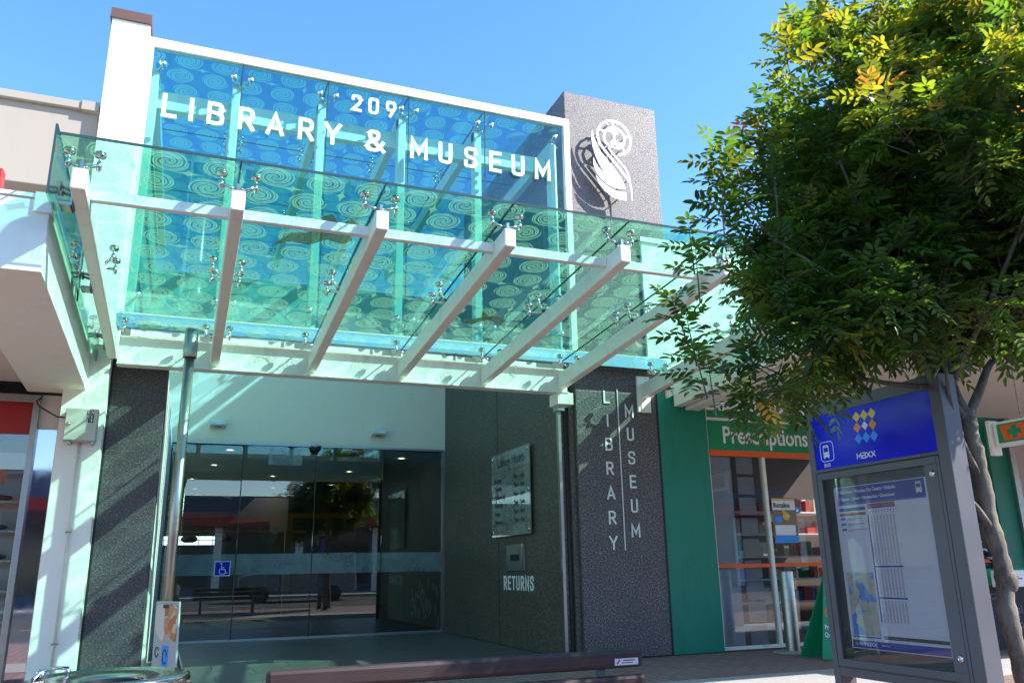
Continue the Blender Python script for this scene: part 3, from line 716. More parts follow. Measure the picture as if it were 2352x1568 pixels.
for i, x in enumerate(AX):
    L0 = [] if i == 0 else [x-.12]
    if i == 0: L0 = [x-.09]; R0 = [x+.10]
    else: R0 = [x+.12]
    if i == 6: L0, R0 = [x-.12], [x+.12]
    for y, dys in ((5.78, (.0,)), (7.42, (-.13, .13)), (9.05, (0,))):
        b = [(xx, y+dy, cz(y+dy)) for xx in L0+R0 for dy in dys]
        spider(gc, (x, y, ab(y)+.20), b, (0, .075, 1), .022)
        pl = MB(); pl.box(x-.012, x+.012, y-.05, y+.05, ab(y)+.15, ab(y)+.235); pl.build('fin_plate', 'steel', gc)
# two brown printed figures on the canopy glass
def cpt(px, py):   # figure outline in metres on the glass, from a centre
    return (px, py, cz(py)-.002)
for (cx_, cy_, sc_, pts) in [(.86, 6.55, 1.0, [(-.36, .20), (-.20, .12), (-.05, .14), (.08, .05), (.22, .08), (.30, .02), (.24, -.06), (.30, -.16), (.22, -.22), (.14, -.14), (.06, -.24), (-.02, -.20), (.04, -.08), (-.10, .0), (-.22, .02)]),
                             (2.95, 8.05, .9, [(-.30, .10), (-.16, .14), (-.02, .02), (.12, .06), (.30, .16), (.20, -.02), (.06, -.08), (-.04, -.06), (-.18, -.16), (-.12, -.02)])]:
    n_ = len(pts); vs_ = [cpt(cx_+a*sc_, cy_+b*sc_*1.6) for a, b in pts]
    b_ = MB(); b_.add([(x, y, z-.003) for x, y, z in vs_]+[(x, y, z-.001) for x, y, z in vs_], [tuple(range(n_-1, -1, -1)), tuple(range(n_, 2*n_))]+[(i, (i+1) % n_, n_+(i+1) % n_, n_+i) for i in range(n_)])
    b_.build('brown_print', glass('brown_glass_print', (.62, .62, .50), None, 0, .03, haze=.55, hazec=(.30, .34, .22)), gc)
# stainless column with collar, carrying the wall beam
t = thing('steel_column', 'slim round stainless column with a collar standing before the left stone pillar', 'column', (-.085, 8.66, GZ))
MB().tube([(-.085, 8.66, GZ+.02), (-.085, 8.66, 2.16)], .049, 28).build('shaft', 'steel', t)
MB().lathe((-.085, 8.66, 2.12), [(.050, 0), (.066, 0), (.069, .01), (.069, .15), (.066, .155), (.066, .30), (0, .30)], 28).build('collar', 'steel', t)
MB().lathe((-.085, 8.66, GZ), [(.0, .0), (.12, .0), (.12, .012), (.06, .02), (.057, .02)], 28).build('base_plate', 'steel', t)

# library hours board, returns slot
fr = Fr((4.53, 0, 0), (0, -1, 0))   # u = -Y
def nfr(x): return Fr((x, 0, 0), (0, -1, 0))
hb = thing('opening_hours_board', 'frosted glass Library Hours board on stand-off bolts on the dark recess wall', 'sign', (4.50, 11.45, .46))
fr = nfr(4.50)
MB().rect(fr, -12.23, -10.67, .46, 1.71, 0, .012).build('glass_board', glass('hours_board_glass', (.55, .62, .58), None, 0, .12, haze=.75, hazec=(.42, .47, .44)), hb)
m = MB(); m.mesh(Fr(fr.p(-11.95, 1.50), (0, -1, 0)), text_mesh('Library Hours', .19, .003, 1.0), .014)
m.build('board_title', 'ink_black', hb)
m = MB()
for i, (d, hh) in enumerate([('Monday', '9am - 6pm'), ('Tuesday', '9am - 5pm'), ('Wednesday', '9am - 5pm'), ('Thursday', '9am - 5pm'), ('Friday', '9am - 6pm'), ('Saturday', '9am - 4pm')]):
    z = 1.27-.125*i
    m.mesh(Fr(fr.p(-12.1, z), (0, -1, 0)), text_mesh(d, .095, .001), .014)
    m.mesh(Fr(fr.p(-11.28, z), (0, -1, 0)), text_mesh(hh, .095, .001), .014)
m.rect(fr, -12.22, -10.68, 1.42, 1.426, .013, .015); m.rect(fr, -12.22, -10.68, .63, .636, .013, .015)
m.build('board_times', 'ink_black', hb)
m = MB()
for y in (-12.17, -10.73):
    for z in (.52, 1.08, 1.65): m.lathe(fr.p(y, z, -.02), [(.0, 0), (.02, 0), (.02, .03), (.028, .03), (.028, .042), (0, .042)], 12, fr.w)
m.split('stand_off_bolt', 'chrome', hb)
rb = thing('returns_slot', 'square steel book return plate with a small dark slot below the hours board', 'book return', (4.53, 11.36, -.04))
fr = nfr(4.549)
MB().rect(fr, -11.71, -11.02, -.04, .33, 0, .03).build('plate', 'dullsteel', rb, .004)
m = MB(); m.rect(fr, -11.55, -11.2, .10, .19, .028, .033); m.build('slot', 'black', rb)
m = MB(); m.rect(fr, -11.04, -11.02, -.04, .33, .03, .055); m.build('plate_lip', 'chrome', rb)
rl = thing('returns_lettering', 'white RETURNS lettering on the dark wall under the return slot', 'lettering', (4.54, 11.3, -.31))
u = -11.9
for ch in 'RETURNS':
    m = MB(); a = glyph(m, fr, ch, u, -.31, .20, .034, .001, .006, 1.0); m.build('letter', 'letter_grey', rl); u += a+.045

# ================================================================ LEFT NEIGHBOUR: SHOE SHOP
ls = thing('shoe_shop', 'shoe shop on the left with a beige parapet and a deep white street canopy', 'shop building', (-3, 9.6, GZ))
MB().box(-12, -1.29, 9.42, 9.9, 4.13, 5.10).build('parapet', 'parapet', ls, .01)
m = MB(); m.box(-12, -1.42, 9.36, 9.95, 5.10, 5.19); m.box(-1.47, -1.29, 9.34, 9.95, 5.085, 5.20); m.build('coping', 'parapet', ls, .005)
MB().box(-12, -1.29, 9.85, 10.4, 2.3, 4.13).build('upper_wall', 'brown', ls)
MB().box(-12, -1.29, 10.4, 20, 2.3, 4.4).build('roof', 'beige', ls)
def zc(y): return -.052*(y-9.5)   # canopy falls towards the wall
def slab(x0, x1, y0, y1, z0, z1):
    return [(x0, y0, z0-zc(y0)*-1*-1), (x1, y0, z0+zc(y0)), (x1, y1, z0+zc(y1)), (x0, y1, z0+zc(y1)), (x0, y0, z1+zc(y0)), (x1, y0, z1+zc(y0)), (x1, y1, z1+zc(y1)), (x0, y1, z1+zc(y1))]
def slab2(x0, x1, y0, y1, z0, z1):
    return [(x0, y0, z0+zc(y0)), (x1, y0, z0+zc(y0)), (x1, y1, z0+zc(y1)), (x0, y1, z0+zc(y1)), (x0, y0, z1+zc(y0)), (x1, y0, z1+zc(y0)), (x1, y1, z1+zc(y1)), (x0, y1, z1+zc(y1))]
m = MB(); m.hexa(slab2(-1.62, -1.06, 6.09, 9.49, 1.845, 2.38)); m.hexa(slab2(-12, -1.622, 6.09, 6.65, 1.845, 2.38)); m.build('canopy_fascia', 'wall', ls, .006)
MB().hexa(slab2(-12, -1.625, 6.652, 9.6, 1.97, 2.3)).build('canopy_soffit', 'soffit', ls)
m = MB(); m.hexa(slab2(-12, -1.07, 6.08, 6.12, 2.39, 2.42)); m.hexa(slab2(-1.10, -1.052, 6.09, 9.45, 2.39, 2.42)); m.hexa(slab2(-1.16, -1.045, 6.07, 6.22, 2.28, 2.43)); m.build('canopy_flashing', 'white', ls)
MB().hexa(slab2(-1.8, -1.2, 6.3, 6.36, 2.395, 2.45)).build('orange_strip', 'orange', ls)
m = MB(); m.box(-1.50, -1.45, 6.4, 6.5, 2.55, 2.9); m.box(-3.4, -1.5, 6.4, 6.5, 2.6, 2.9); m.build('red_sign', 'red', ls, .01)
# shopfront frame
m = MB(); m.box(-1.56, -1.50, 9.56, 9.64, GZ, 1.83); m.box(-6, -1.56, 9.56, 9.64, 1.75, 1.83); m.box(-6, -1.5, 9.56, 9.64, GZ, GZ+.12); m.box(-1.315, -1.27, 9.60, 9.66, GZ, 1.83)
m.build('window_frame', 'steel', ls, .004)
MB().box(-6, -1.56, 9.60, 9.63, 1.42, 1.75).build('red_band', 'red', ls)
MB().box(-6, -1.56, 9.615, 9.625, GZ+.12, 1.42).build('window_pane', 'shop_glass', ls)
MB().box(-1.50, -1.315, 9.63, 9.64, GZ, 1.48).build('narrow_pane', 'mirror_pane', ls)
MB().box(-1.50, -1.315, 9.625, 9.64, 1.48, 1.84).build('timber_infill', 'soffit', ls)
m = MB(); m.box(-6, -1.5, 13, 13.1, GZ, 1.9); m.box(-6, -1.4, 9.65, 13, 1.8, 1.85); m.box(-6, -1.45, 9.65, 13, GZ, GZ+.02); m.box(-1.48, -1.44, 9.65, 13, GZ, 1.8); m.build('interior_wall', 'dimwood', ls)
m = MB()
for z in (-.75, -.45, -.15, .15, .45, .75, 1.05): m.box(-4.5, -1.6, 9.95, 10.15, z, z+.02)
m.split('shelf', 'letter_white', ls)
MB().box(-4.5, -1.6, 10.2, 10.22, GZ, 1.3).build('display_back', 'whiteprint', ls)
for i, z in enumerate((-.73, -.43, -.13, .17, .47, .77)):
    for k in range(3):
        x = -1.78-.3*k-random.uniform(0, .05)
        nm = 'black leather shoe on the shop window shelf'
        s_ = MB(); y = 10.03
        s_.ell((x, y, z+.035), .12, .042, .03, 12, 7); s_.ell((x-.07, y, z+.055), .055, .04, .045, 12, 7); s_.box(x-.12, x-.06, y-.03, y+.03, z, z+.03); s_.box(x-.11, x+.12, y-.035, y+.035, z, z+.008)
        o = s_.build('shoe', 'black' if (i+k) % 4 else 'brown')
        tag(o, 'dark leather shoe on a shelf in the shoe shop window', 'shoe', 'shoes on the window shelves')
for (x0, z0, mt) in [(-1.95, .62, 'green2'), (-1.95, .3, 'cyan'), (-2.0, -.05, 'ink_red'), (-1.92, -.62, 'yellow'), (-1.9, .93, 'ink_orange')]:
    o = MB().box(x0, x0+.16, 9.75, 9.76, z0, z0+.15).build('price_card', mt)
    tag(o, {'green2': 'green price card', 'cyan': 'bright blue price card', 'ink_red': 'dark red price card', 'yellow': 'yellow price card', 'ink_orange': 'orange price card'}[mt]+' in the shoe shop window', 'price card')

# electrical enclosure with conduit on the white pillar
eb = thing('electrical_box', 'grey-green metal meter box lettered GN U6 J9 on the white pillar', 'electrical box', (-1.04, 9.3, 1.3))
MB().box(-1.20, -.905, 9.17, 9.295, 1.31, 1.64).build('cabinet', 'box_paint', eb, .008)
m = MB(); m.box(-1.195, -.91, 9.155, 9.17, 1.315, 1.635); m.build('door', 'box_paint', eb, .004)
m = MB(); m.lathe((-1.165, 9.155, 1.475), [(0, .012), (.012, .012), (.02, .004), (.02, 0)], 14, (0, -1, 0)); m.build('lock', 'chrome', eb)
fr = facade(9.154)
m = MB()
for i, row in enumerate(('GN', 'U6', 'J9')):
    for k, ch in enumerate(row): m.mesh(Fr(fr.p(-1.0+.033*k, 1.585-.042*i)), text_mesh(ch, .042, .0015, .75), .003)
m.build('letters', 'whiteprint', eb)
m = MB()
for i in range(3):
    for k in range(2): m.rect(fr, -1.004+.033*k, -.975+.033*k, 1.578-.042*i, 1.616-.042*i, 0, .0025)
m.split('letter_plate', 'ink_black', eb)
m = MB()
for x in (-1.16, -.95): m.box(x, x+.03, 9.20, 9.29, 1.285, 1.31)
m.split('mounting_foot', 'dullsteel', eb)
cp = tag(MB().tube([(-1.055, 9.275, 1.31), (-1.055, 9.275, GZ)], .0125, 10).tube([(-1.055, 9.275, 1.2), (-1.055, 9.275, 1.16)], .016, 10).build('conduit', 'pvc'), 'cream plastic conduit running down the white pillar', 'conduit')
for z in (.42, -.62):
    o = MB().tube([(-1.085, 9.27, z), (-1.025, 9.27, z)], .008, 6).tube([(-1.055, 9.275, z-.008), (-1.055, 9.275, z+.008)], .017, 10).build('saddle_clip', 'steel', cp)
tag(MB().tube([(-1.46, 9.4, 1.78), (-1.50, 9.35, 1.72), (-1.46, 9.3, 1.66), (-1.36, 9.27, 1.60), (-1.28, 9.25, 1.555), (-1.20, 9.24, 1.55)], .008, 8).build('cable', 'cable'), 'black cable looping into the side of the meter box', 'cable')

# ================================================================ PHARMACY
ph = thing('pharmacy', 'green painted pharmacy shopfront to the right of the library tower', 'shop building', (9, 9.6, GZ))
MB().box(5.80, 14, 9.46, 10.0, 2.55, 4.50).build('parapet', 'wall', ph, .01)
m = MB(); m.box(5.78, 14, 9.43, 10.02, 4.50, 4.57); m.build('coping', 'white', ph)
MB().box(5.93, 6.70, 9.49, 9.95, GZ, 2.55).build('pilaster', 'green', ph, .008)
MB().box(12.08, 12.5, 9.46, 9.9, GZ, 2.6).build('pilaster', 'green', ph, .008)
MB().box(12.5, 12.62, 9.40, 9.46, GZ, 2.6).build('drain_pipe', 'dullsteel', ph)
MB().box(5.90, 5.928, 9.495, 9.9, GZ, 2.5).build('dark_joint', 'black', ph)
MB().box(6.70, 12.08, 9.98, 10.2, 2.12, 2.6).build('bulkhead', 'soffit', ph)
# street canopy
m = MB(); m.hexa(slab2(6.30, 20, 5.0, 9.45, 2.24, 2.40)); m.build('canopy_soffit', 'soffit', ph)
m = MB(); m.hexa(slab2(6.16, 6.30, 5.0, 9.45, 2.10, 2.50)); m.hexa(slab2(6.30, 20, 4.88, 5.0, 2.10, 2.55)); m.hexa(slab2(6.34, 6.56, 6.4, 9.45, 2.06, 2.22)); m.build('canopy_fascia', 'white', ph, .008)
m = MB()
for y in (8.6, 8.0, 7.3): m.box(5.96, 6.14, y-.03, y+.03, 2.15, 2.25); m.lathe((6.02, y, 2.2), [(0, 0), (.05, 0), (.05, .03), (0, .03)], 12, (-1, 0, 0))
m.split('canopy_bracket', 'white', ph)
# shopfront
m = MB()
for x in (6.72, 7.66, 8.75, 9.9, 11.0, 12.02): m.box(x, x+.05, 9.58, 9.66, GZ, 2.16)
for z in (GZ, 1.97, 2.12): m.box(6.77, 12.07, 9.59, 9.65, z, z+.045)
m.build('window_frame', 'white', ph, .004)
MB().box(6.77, 12.02, 9.60, 9.63, 2.018, 2.118).build('green_header', 'green2', ph)
MB().box(6.77, 12.02, 9.575, 9.63, 1.55, 1.965).build('sign_band', 'green2', ph)
MB().box(6.77, 12.02, 9.57, 9.62, 1.47, 1.548).build('orange_band', 'orange', ph)
fr = facade(9.573)
m = MB(); m.mesh(Fr(fr.p(7.0, 1.655)), text_mesh('Prescriptions', .34, .006, .84), .003); m.build('sign_text', 'letter_white', ph)
m = MB(); m.mesh(Fr(fr.p(11.40, 1.66)), text_mesh('Care', .34, .006, .84), .003); m.build('sign_text', 'letter_white', ph)
for x0, x1 in ((6.77, 7.66), (7.71, 8.75), (8.80, 9.9), (9.95, 11.0), (11.05, 12.02)):
    MB().box(x0, x1, 9.615, 9.625, GZ+.045, 1.47).build('window_pane', 'shop_glass', ph)
MB().box(6.77, 12.02, 9.605, 9.611, -.05, -.0).build('safety_stripe', 'orange', ph)
fr = facade(9.632)
blind = simple('frosted_blue_grey_film', (.42, .47, .58), .5)
MB().box(6.78, 7.14, 9.635, 9.64, GZ+.05, 1.46).build('frosted_strip', blind, ph)
m = MB(); z = 1.25
for k in range(9): m.box(7.24, 7.52, 9.635, 9.64, z-.02, z+.22); z -= .285
z = 1.25
for k in range(9): m.box(11.2, 11.72, 9.635, 9.64, z-.05, z+.19); z -= .31
m.split('frosted_square', simple('grey_film', (.30, .32, .36), .6), ph)
m = MB(); m.box(5.98, 12.6, 13.5, 13.6, GZ, 2.4); m.box(6.7, 12.1, 10.0, 13.5, 2.1, 2.11); m.box(6.68, 6.7, 9.66, 13.5, GZ, 2.1); m.build('interior_wall', 'dimwood', ph)
m = MB()
for z in (-.7, -.3, .1, .5, .9): m.box(7.6, 11.6, 12.6, 13.3, z, z+.03)
m.split('shelf', 'letter_white', ph)
pk = [simple('pack_red', (.5, .05, .04), .5), simple('pack_cream', (.6, .5, .36), .5), M['cyan'], M['orange'], M['whiteprint'], M['green2']]
for k, mt in enumerate(pk):
    m = MB()
    for z in (-.67, -.27, .13, .53, .93):
        for q in range(5):
            x = random.uniform(7.6, 11.5); m.box(x, x+random.uniform(.08, .25), 12.7+.03*k, 12.9+.03*k, z, z+random.uniform(.1, .28))
    m.build('stacked_packs', mt, ph)
# posters in the window
ps = thing('window_poster', 'Buccaline advertising poster with a blue foot stuck in the pharmacy window', 'poster', (7.97, 9.6, .25))
fr = facade(9.603)
MB().rect(fr, 7.76, 8.18, .27, .90, 0, .004).build('sheet', simple('poster_brown', (.24, .16, .12), .5), ps)
m = MB(); m.rect(fr, 7.77, 8.17, .73, .86, .004, .006); m.rect(fr, 7.79, 8.14, .38, .52, .004, .006); m.split('white_label', 'whiteprint', ps)
m = MB(); m.rect(fr, 7.77, 8.17, .865, .885, .004, .006); m.build('yellow_stripe', 'yellow', ps)
m = MB(); m.mesh(Fr(fr.p(7.785, .765)), text_mesh('Buccaline', .10, .002, .76), .008); m.build('poster_text', 'ink_black', ps)
m = MB(); m.rect(fr, 7.77, 8.17, .275, .37, .004, .006); m.rect(fr, 7.80, 7.92, .56, .64, .004, .006); m.split('blue_print', 'cyan', ps)
m = MB(); m.lathe(fr.p(8.0, .64, .004), [(0, .003), (.06, .003), (.06, 0)], 14, fr.w); m.lathe(fr.p(7.96, .70, .005), [(0, .003), (.03, .003), (.03, 0)], 12, fr.w); m.build('picture', 'yellow', ps)
# hanging cross sign
hs = thing('hanging_sign', 'green hanging pharmacy sign with an orange cross under the canopy', 'sign', (9.0, 6.5, 1.3))
fr = nfr(9.0)
MB().rect(fr, -6.93, -5.2, 1.29, 1.585, -.12, 0).build('sign_box', 'letter_white', hs, .01)
MB().rect(fr, -6.88, -5.27, 1.33, 1.555, .0, .006).build('green_face', 'green2', hs)
m = MB(); m.prism(fr, [(-6.80, 1.35), (-6.52, 1.35), (-6.47, 1.535), (-6.84, 1.535)], .006, .010); m.build('orange_badge', 'orange', hs)
m = MB(); m.rect(fr, -6.69, -6.63, 1.37, 1.52, .010, .014); m.rect(fr, -6.745, -6.575, 1.415, 1.475, .0105, .0145); m.build('cross', 'green2', hs)
m = MB(); m.mesh(Fr(fr.p(-6.42, 1.37), (0, -1, 0)), text_mesh('U', .2, .004, .9), .011); m.build('sign_text', 'whiteprint', hs)
for y in (6.6, 5.6):
    m = MB()
    for k in range(9): m.tube([(9.06, y, 1.60+.07*k), (9.06, y, 1.66+.07*k)], .009, 5)
    m.tube([(9.06, y, 1.6), (9.06, y, 2.28)], .004, 5); m.build('chain', 'dullsteel', hs)
MB().box(9.0-.01, 9.0+.13, 6.96, 7.02, 1.20, 1.62).build('bracket', 'white', hs, .01)
# next shop along
ns = thing('next_shop', 'pinkish rendered shop beyond the second green pilaster', 'shop building', (16, 9.6, GZ))
MB().box(12.62, 20, 9.5, 10, GZ, 4.4).build('wall', 'pink_wall', ns)
m = MB(); m.box(13.2, 15.6, 9.47, 9.5, -.2, 1.3); m.build('window_pane', 'shop_glass', ns); m = MB(); m.box(13.2, 15.6, 9.46, 9.47, -.26, -.2); m.box(13.2, 15.6, 9.46, 9.47, 1.3, 1.36); m.build('window_frame', 'white', ns)

# ================================================================ STREET FURNITURE
# bollard
bo = thing('bollard', 'brushed stainless bollard standing before the pharmacy window', 'bollard', (7.35, 8.95, GZ))
MB().lathe((7.35, 8.95, GZ), [(.09, .01), (.09, .99), (.086, 1.0), (0, 1.004)], 28).build('post', 'steel', bo)
MB().lathe((7.35, 8.95, GZ), [(0, .002), (.26, .002), (.26, .012), (.078, .03)], 28).build('base_collar', 'concrete', bo)
m = MB(); m.lathe((7.35, 8.95, GZ), [(.0915, .76), (.0915, .775)], 28); m.lathe((7.35, 8.95, GZ), [(.0915, .55), (.0915, .565)], 28); m.split('groove_ring', 'dullsteel', bo)
# bus stop information panel
bs = thing('bus_stop_sign', 'charcoal bus stop panel with a blue header and a framed timetable', 'bus stop sign', (4.06, 3.93, GZ))
fr = nfr(4.0)
def U(y): return -y
y0, y1 = 4.50, 3.37      # far and near edges
m = MB(); T = -.13
m.rect(fr, U(y0), U(y0)+.055, GZ+.0, 1.05, T, 0); m.rect(fr, U(y1)-.08, U(y1), GZ+.0, 1.05, T, 0)
m.rect(fr, U(y0)+.055, U(y1)-.08, .97, 1.05, T, 0); m.rect(fr, U(y0)+.055, U(y1)-.08, .585, .605, T, 0); m.rect(fr, U(y0)+.055, U(y1)-.08, -.70, -.63, T, 0)
m.build('frame', 'signgrey', bs, .004)
m = MB(); m.rect(fr, U(y0)+.055, U(y1)-.08, -.63, .97, T+.005, -.035); m.build('back_panel', 'signgrey', bs)
for yy in (4.42, 3.45): MB().lathe((4.065, yy, GZ), [(0, 0), (.10, 0), (.10, .012), (0, .012)], 16).build('foot_plate', 'signgrey', bs)
MB().rect(fr, -4.445, -3.45, .605, .970, -.035, -.006).build('header_panel', 'blue', bs)
dm = {'yellow': [(-4.03, .905), (-3.965, .905), (-3.90, .905)], 'ink_orange': [(-4.035, .835), (-3.905, .835)], 'whiteprint': [(-3.97, .838)], 'cyan': [(-4.035, .763), (-3.97, .763), (-3.905, .763)]}
for k, (mt, pts) in enumerate(dm.items()):
    m = MB()
    for (a, b) in pts:
        s_ = .026 if mt == 'whiteprint' else .0325
        m.prism(fr, [(a-s_, b), (a, b-s_*1.08), (a+s_, b), (a, b+s_*1.08)], -.006, -.004)
    m.split('logo_diamond', mt, bs)
def maxx(m, u, v, h, w0):
    t = h*.20
    g_ = [[[(0, 0), (0, 1), (.5, .35), (1, 1), (1, 0)]], [[(.1, 1), (1, 1), (1, 0), (0, 0), (0, .5), (1, .5)]], [[(0, 1), (1, 0)], [(0, 0), (1, 1)]], [[(0, 1), (1, 0)], [(0, 0), (1, 1)]]]
    W_ = [1.05, .85, .95, .95]
    for gs, w_ in zip(g_, W_):
        for k, st in enumerate(gs): m.ribbon(fr, [(u+p[0]*w_*h, v+p[1]*h) for p in st], t, w0+.0003*k, w0+.0015+.0003*k, ext=t/3)
        u += w_*h+h*.32
    return m
maxx(MB(), -4.068, .637, .032, -.006).build('brand_letters', 'whiteprint', bs)
def busicon(m, u, v, h, w0, hole):
    w_ = h*.62
    m.prism(fr, [(u, v+h*.1), (u+w_, v+h*.1), (u+w_*.95, v+h*.93), (u+w_*.85, v+h), (u+w_*.15, v+h), (u+w_*.05, v+h*.93)], w0, w0+.0015)
    m.rect(fr, u+w_*.08, u+w_*.26, v, v+h*.1, w0, w0+.0015); m.rect(fr, u+w_*.74, u+w_*.92, v, v+h*.1, w0, w0+.0015)
    hole.rect(fr, u+w_*.14, u+w_*.86, v+h*.48, v+h*.82, w0+.0015, w0+.0025); hole.rect(fr, u+w_*.3, u+w_*.7, v+h*.88, v+h*.93, w0+.0015, w0+.0025)
    for a in (.2, .8): hole.lathe(fr.p(u+w_*a, v+h*.28, w0+.0015), [(0, .001), (h*.045, .001)], 8, fr.w)
m, hl = MB(), MB(); busicon(m, -4.365, .675, .088, -.006, hl)
rp = fillet([(-4.39, .655), (-4.27, .655), (-4.27, .785), (-4.39, .785)], .03, True)
m.ribbon(fr, rp, .0045, -.006, -.0045, closed=True)
m.mesh(Fr(fr.p(-4.367, .618), (0, -1, 0)), text_mesh('BUS', .033, .0005, .95, spacing=1.1), -.004)
m.build('bus_symbol', 'whiteprint', bs); hl.build('symbol_window', 'blue', bs)
# display case
m = MB(); m.rect(fr, -4.445, -3.45, .535, .58, -.05, .004); m.rect(fr, -4.445, -3.45, -.64, -.595, -.05, .004); m.rect(fr, -4.445, -4.40, -.595, .535, -.05, .004); m.rect(fr, -3.56, -3.45, -.595, .535, -.05, .004)
m.build('case_frame', 'signgrey', bs, .003)
m = MB(); m.ribbon(fr, [(-4.447, .583), (-3.47, .583), (-3.47, -.645), (-4.447, -.645)], .003, .003, .0048, closed=True); m.build('case_gap', 'black', bs)
MB().rect(fr, -4.40, -3.56, -.595, .535, -.034, -.030).build('case_backing', simple('case_black', (.03, .03, .032), .4), bs)
MB().rect(fr, -4.40, -3.56, -.595, .535, -.012, -.010).build('case_glass', 'case_glass', bs)
po = MB().rect(fr, -4.335, -3.575, -.525, .475, -.030, -.027).build('timetable_poster', 'poster', bs)
W0 = -.027
m = MB(); m.rect(fr, -4.31, -3.60, .365, .470, W0, W0+.001); m.rect(fr, -4.305, -4.08, .318, .338, W0, W0+.001); m.rect(fr, -4.06, -3.84, .322, .332, W0, W0+.001)
m.rect(fr, -4.068, -4.060, -.36, .285, W0, W0+.001); m.rect(fr, -4.06, -3.84, -.036, -.026, W0, W0+.001); m.rect(fr, -4.06, -3.84, -.222, -.212, W0, W0+.001)
m.rect(fr, -4.325, -3.59, -.520, -.475, W0, W0+.001); m.rect(fr, -4.315, -4.085, -.458, -.450, W0, W0+.001)
m.build('navy_print', 'ink_blue', po)
m = MB(); m.rect(fr, -4.31, -3.60, .355, .3645, W0, W0+.001)
for k in range(3): m.rect(fr, -4.30, -4.258, .262-.034*k, .277-.034*k, W0, W0+.001)
m.build('mid_blue_print', 'ink_mid', po)
m = MB(); m.rect(fr, -4.06, -3.84, .333, .352, W0, W0+.001); m.rect(fr, -4.305, -4.08, .288, .304, W0, W0+.001); m.build('red_print', 'ink_red', po)
m = MB()
m.mesh(Fr(fr.p(-4.295, .430), (0, -1, 0)), text_mesh('\u2022 Manurewa \u2022 Manukau City Centre \u2022 Otahuhu', .0315, .0004, .80, depth=.0008), W0+.0016)
m.mesh(Fr(fr.p(-4.295, .385), (0, -1, 0)), text_mesh('\u2022 Hunters Corner \u2022 Newmarket \u2022 Downtown', .0315, .0004, .80, depth=.0008), W0+.0016)
m.mesh(Fr(fr.p(-4.09, -.500), (0, -1, 0)), text_mesh('maxx.co.nz', .018, 0, .85, depth=.0008), W0+.0016)
maxx(m, -4.225, -.505, .020, W0+.001)
hl = MB(); busicon(m, -3.665, .385, .068, W0+.001, hl); m.build('white_print', 'whiteprint', po); hl.build('symbol_window', 'ink_blue', po)
m = MB()
for k, mt in enumerate(('yellow', 'ink_orange', 'cyan')):
    m = MB(); a = -4.29+.022*k; m.prism(fr, [(a-.009, -.497), (a, -.509), (a+.009, -.497), (a, -.485)], W0+.001, W0+.002); m.split('logo_diamond', mt, po)
m = MB()
for (zt, zb) in ((.285, -.020), (-.040, -.208), (-.226, -.36)):
    z = zt-.008
    while z > zb:
        for c in range(8):
            a = -4.045+.0255*c; m.rect(fr, a, a+.013, z-.0028, z, W0, W0+.0008)
        z -= .0062
for k in range(3):
    m.rect(fr, -4.245, -4.12+.02*k, .266-.034*k, .270-.034*k, W0, W0+.0008); m.rect(fr, -4.245, -4.18, .258-.034*k, .261-.034*k, W0, W0+.0008)
for c in range(9):
    a = -4.045+.023*c; m.ribbon(fr, [(a, .29), (a+.010, .312)], .004, W0, W0+.0008)
m.build('timetable_figures', 'ink_grey', po)
m = MB(); m.rect(fr, -4.06, -3.59, -.458, -.438, W0, W0+.001); m.build('black_strip', 'ink_black', po)
m = MB(); m.mesh(Fr(fr.p(-4.05, -.454), (0, -1, 0)), text_mesh('Text 2523 to 3666 for timetable information', .0155, 0, .78, depth=.0008), W0+.0016); m.build('strip_text', 'ink_grey', po)
MB().rect(fr, -4.31, -4.085, -.445, -.065, W0, W0+.001).build('route_map', 'map', po)
m = MB()
for z in (.48, -.52): m.lathe(fr.p(-3.505, z, .004), [(.02, 0), (.02, .006), (.012, .012), (.006, .012), (.006, .004), (0, .004)], 20, fr.w)
m.split('lock', 'chrome', bs)

# bench
be = thing('bench', 'dark stained timber slat bench seen from behind its backrest', 'bench', (1.33, 3.9, GZ))
for (z, y, hh) in ((-.50, 3.935, .088), (-.62, 3.915, .088), (-.74, 3.90, .088)):
    m = MB(); m.box(.39, 2.27, y, y+.045, z-.002, z+hh-.002); m.build('backrest_slat', 'timber', be, .018)
for k in range(4): m = MB(); m.box(.39, 2.27, 3.97+.11*k, 4.06+.11*k, -.70, -.66); m.build('seat_slat', 'timber', be, .01)
for x in (.62, 2.04):
    m = MB(); m.box(x-.03, x+.03, 3.96, 4.40, -.74, -.70); m.bar((x, 3.96, -.74), (x, 3.985, -.46), .05, .02, (0, 1, 0)); m.bar((x, 4.0, -.72), (x, 3.92, GZ), .05, .05, (0, 1, 0)); m.bar((x, 4.36, -.72), (x, 4.42, GZ), .05, .05, (0, 1, 0)); m.box(x-.05, x+.05, 3.88, 4.46, GZ, GZ+.015)
    m.build('leg_frame', 'signgrey', be, .004)
fr = facade(3.933)
mp = MB().rect(fr, 2.10, 2.235, -.487, -.455, 0, .003).build('maker_plate', simple('aluminium_plate', (.62, .66, .78), .35, .6), be)
m = MB(); m.rect(fr, 2.15, 2.215, -.467, -.462, .003, .004); m.rect(fr, 2.14, 2.205, -.478, -.474, .003, .004); m.ribbon(fr, [(2.112, -.481), (2.128, -.461)], .006, .003, .004); m.build('plate_print', 'ink_black', mp)
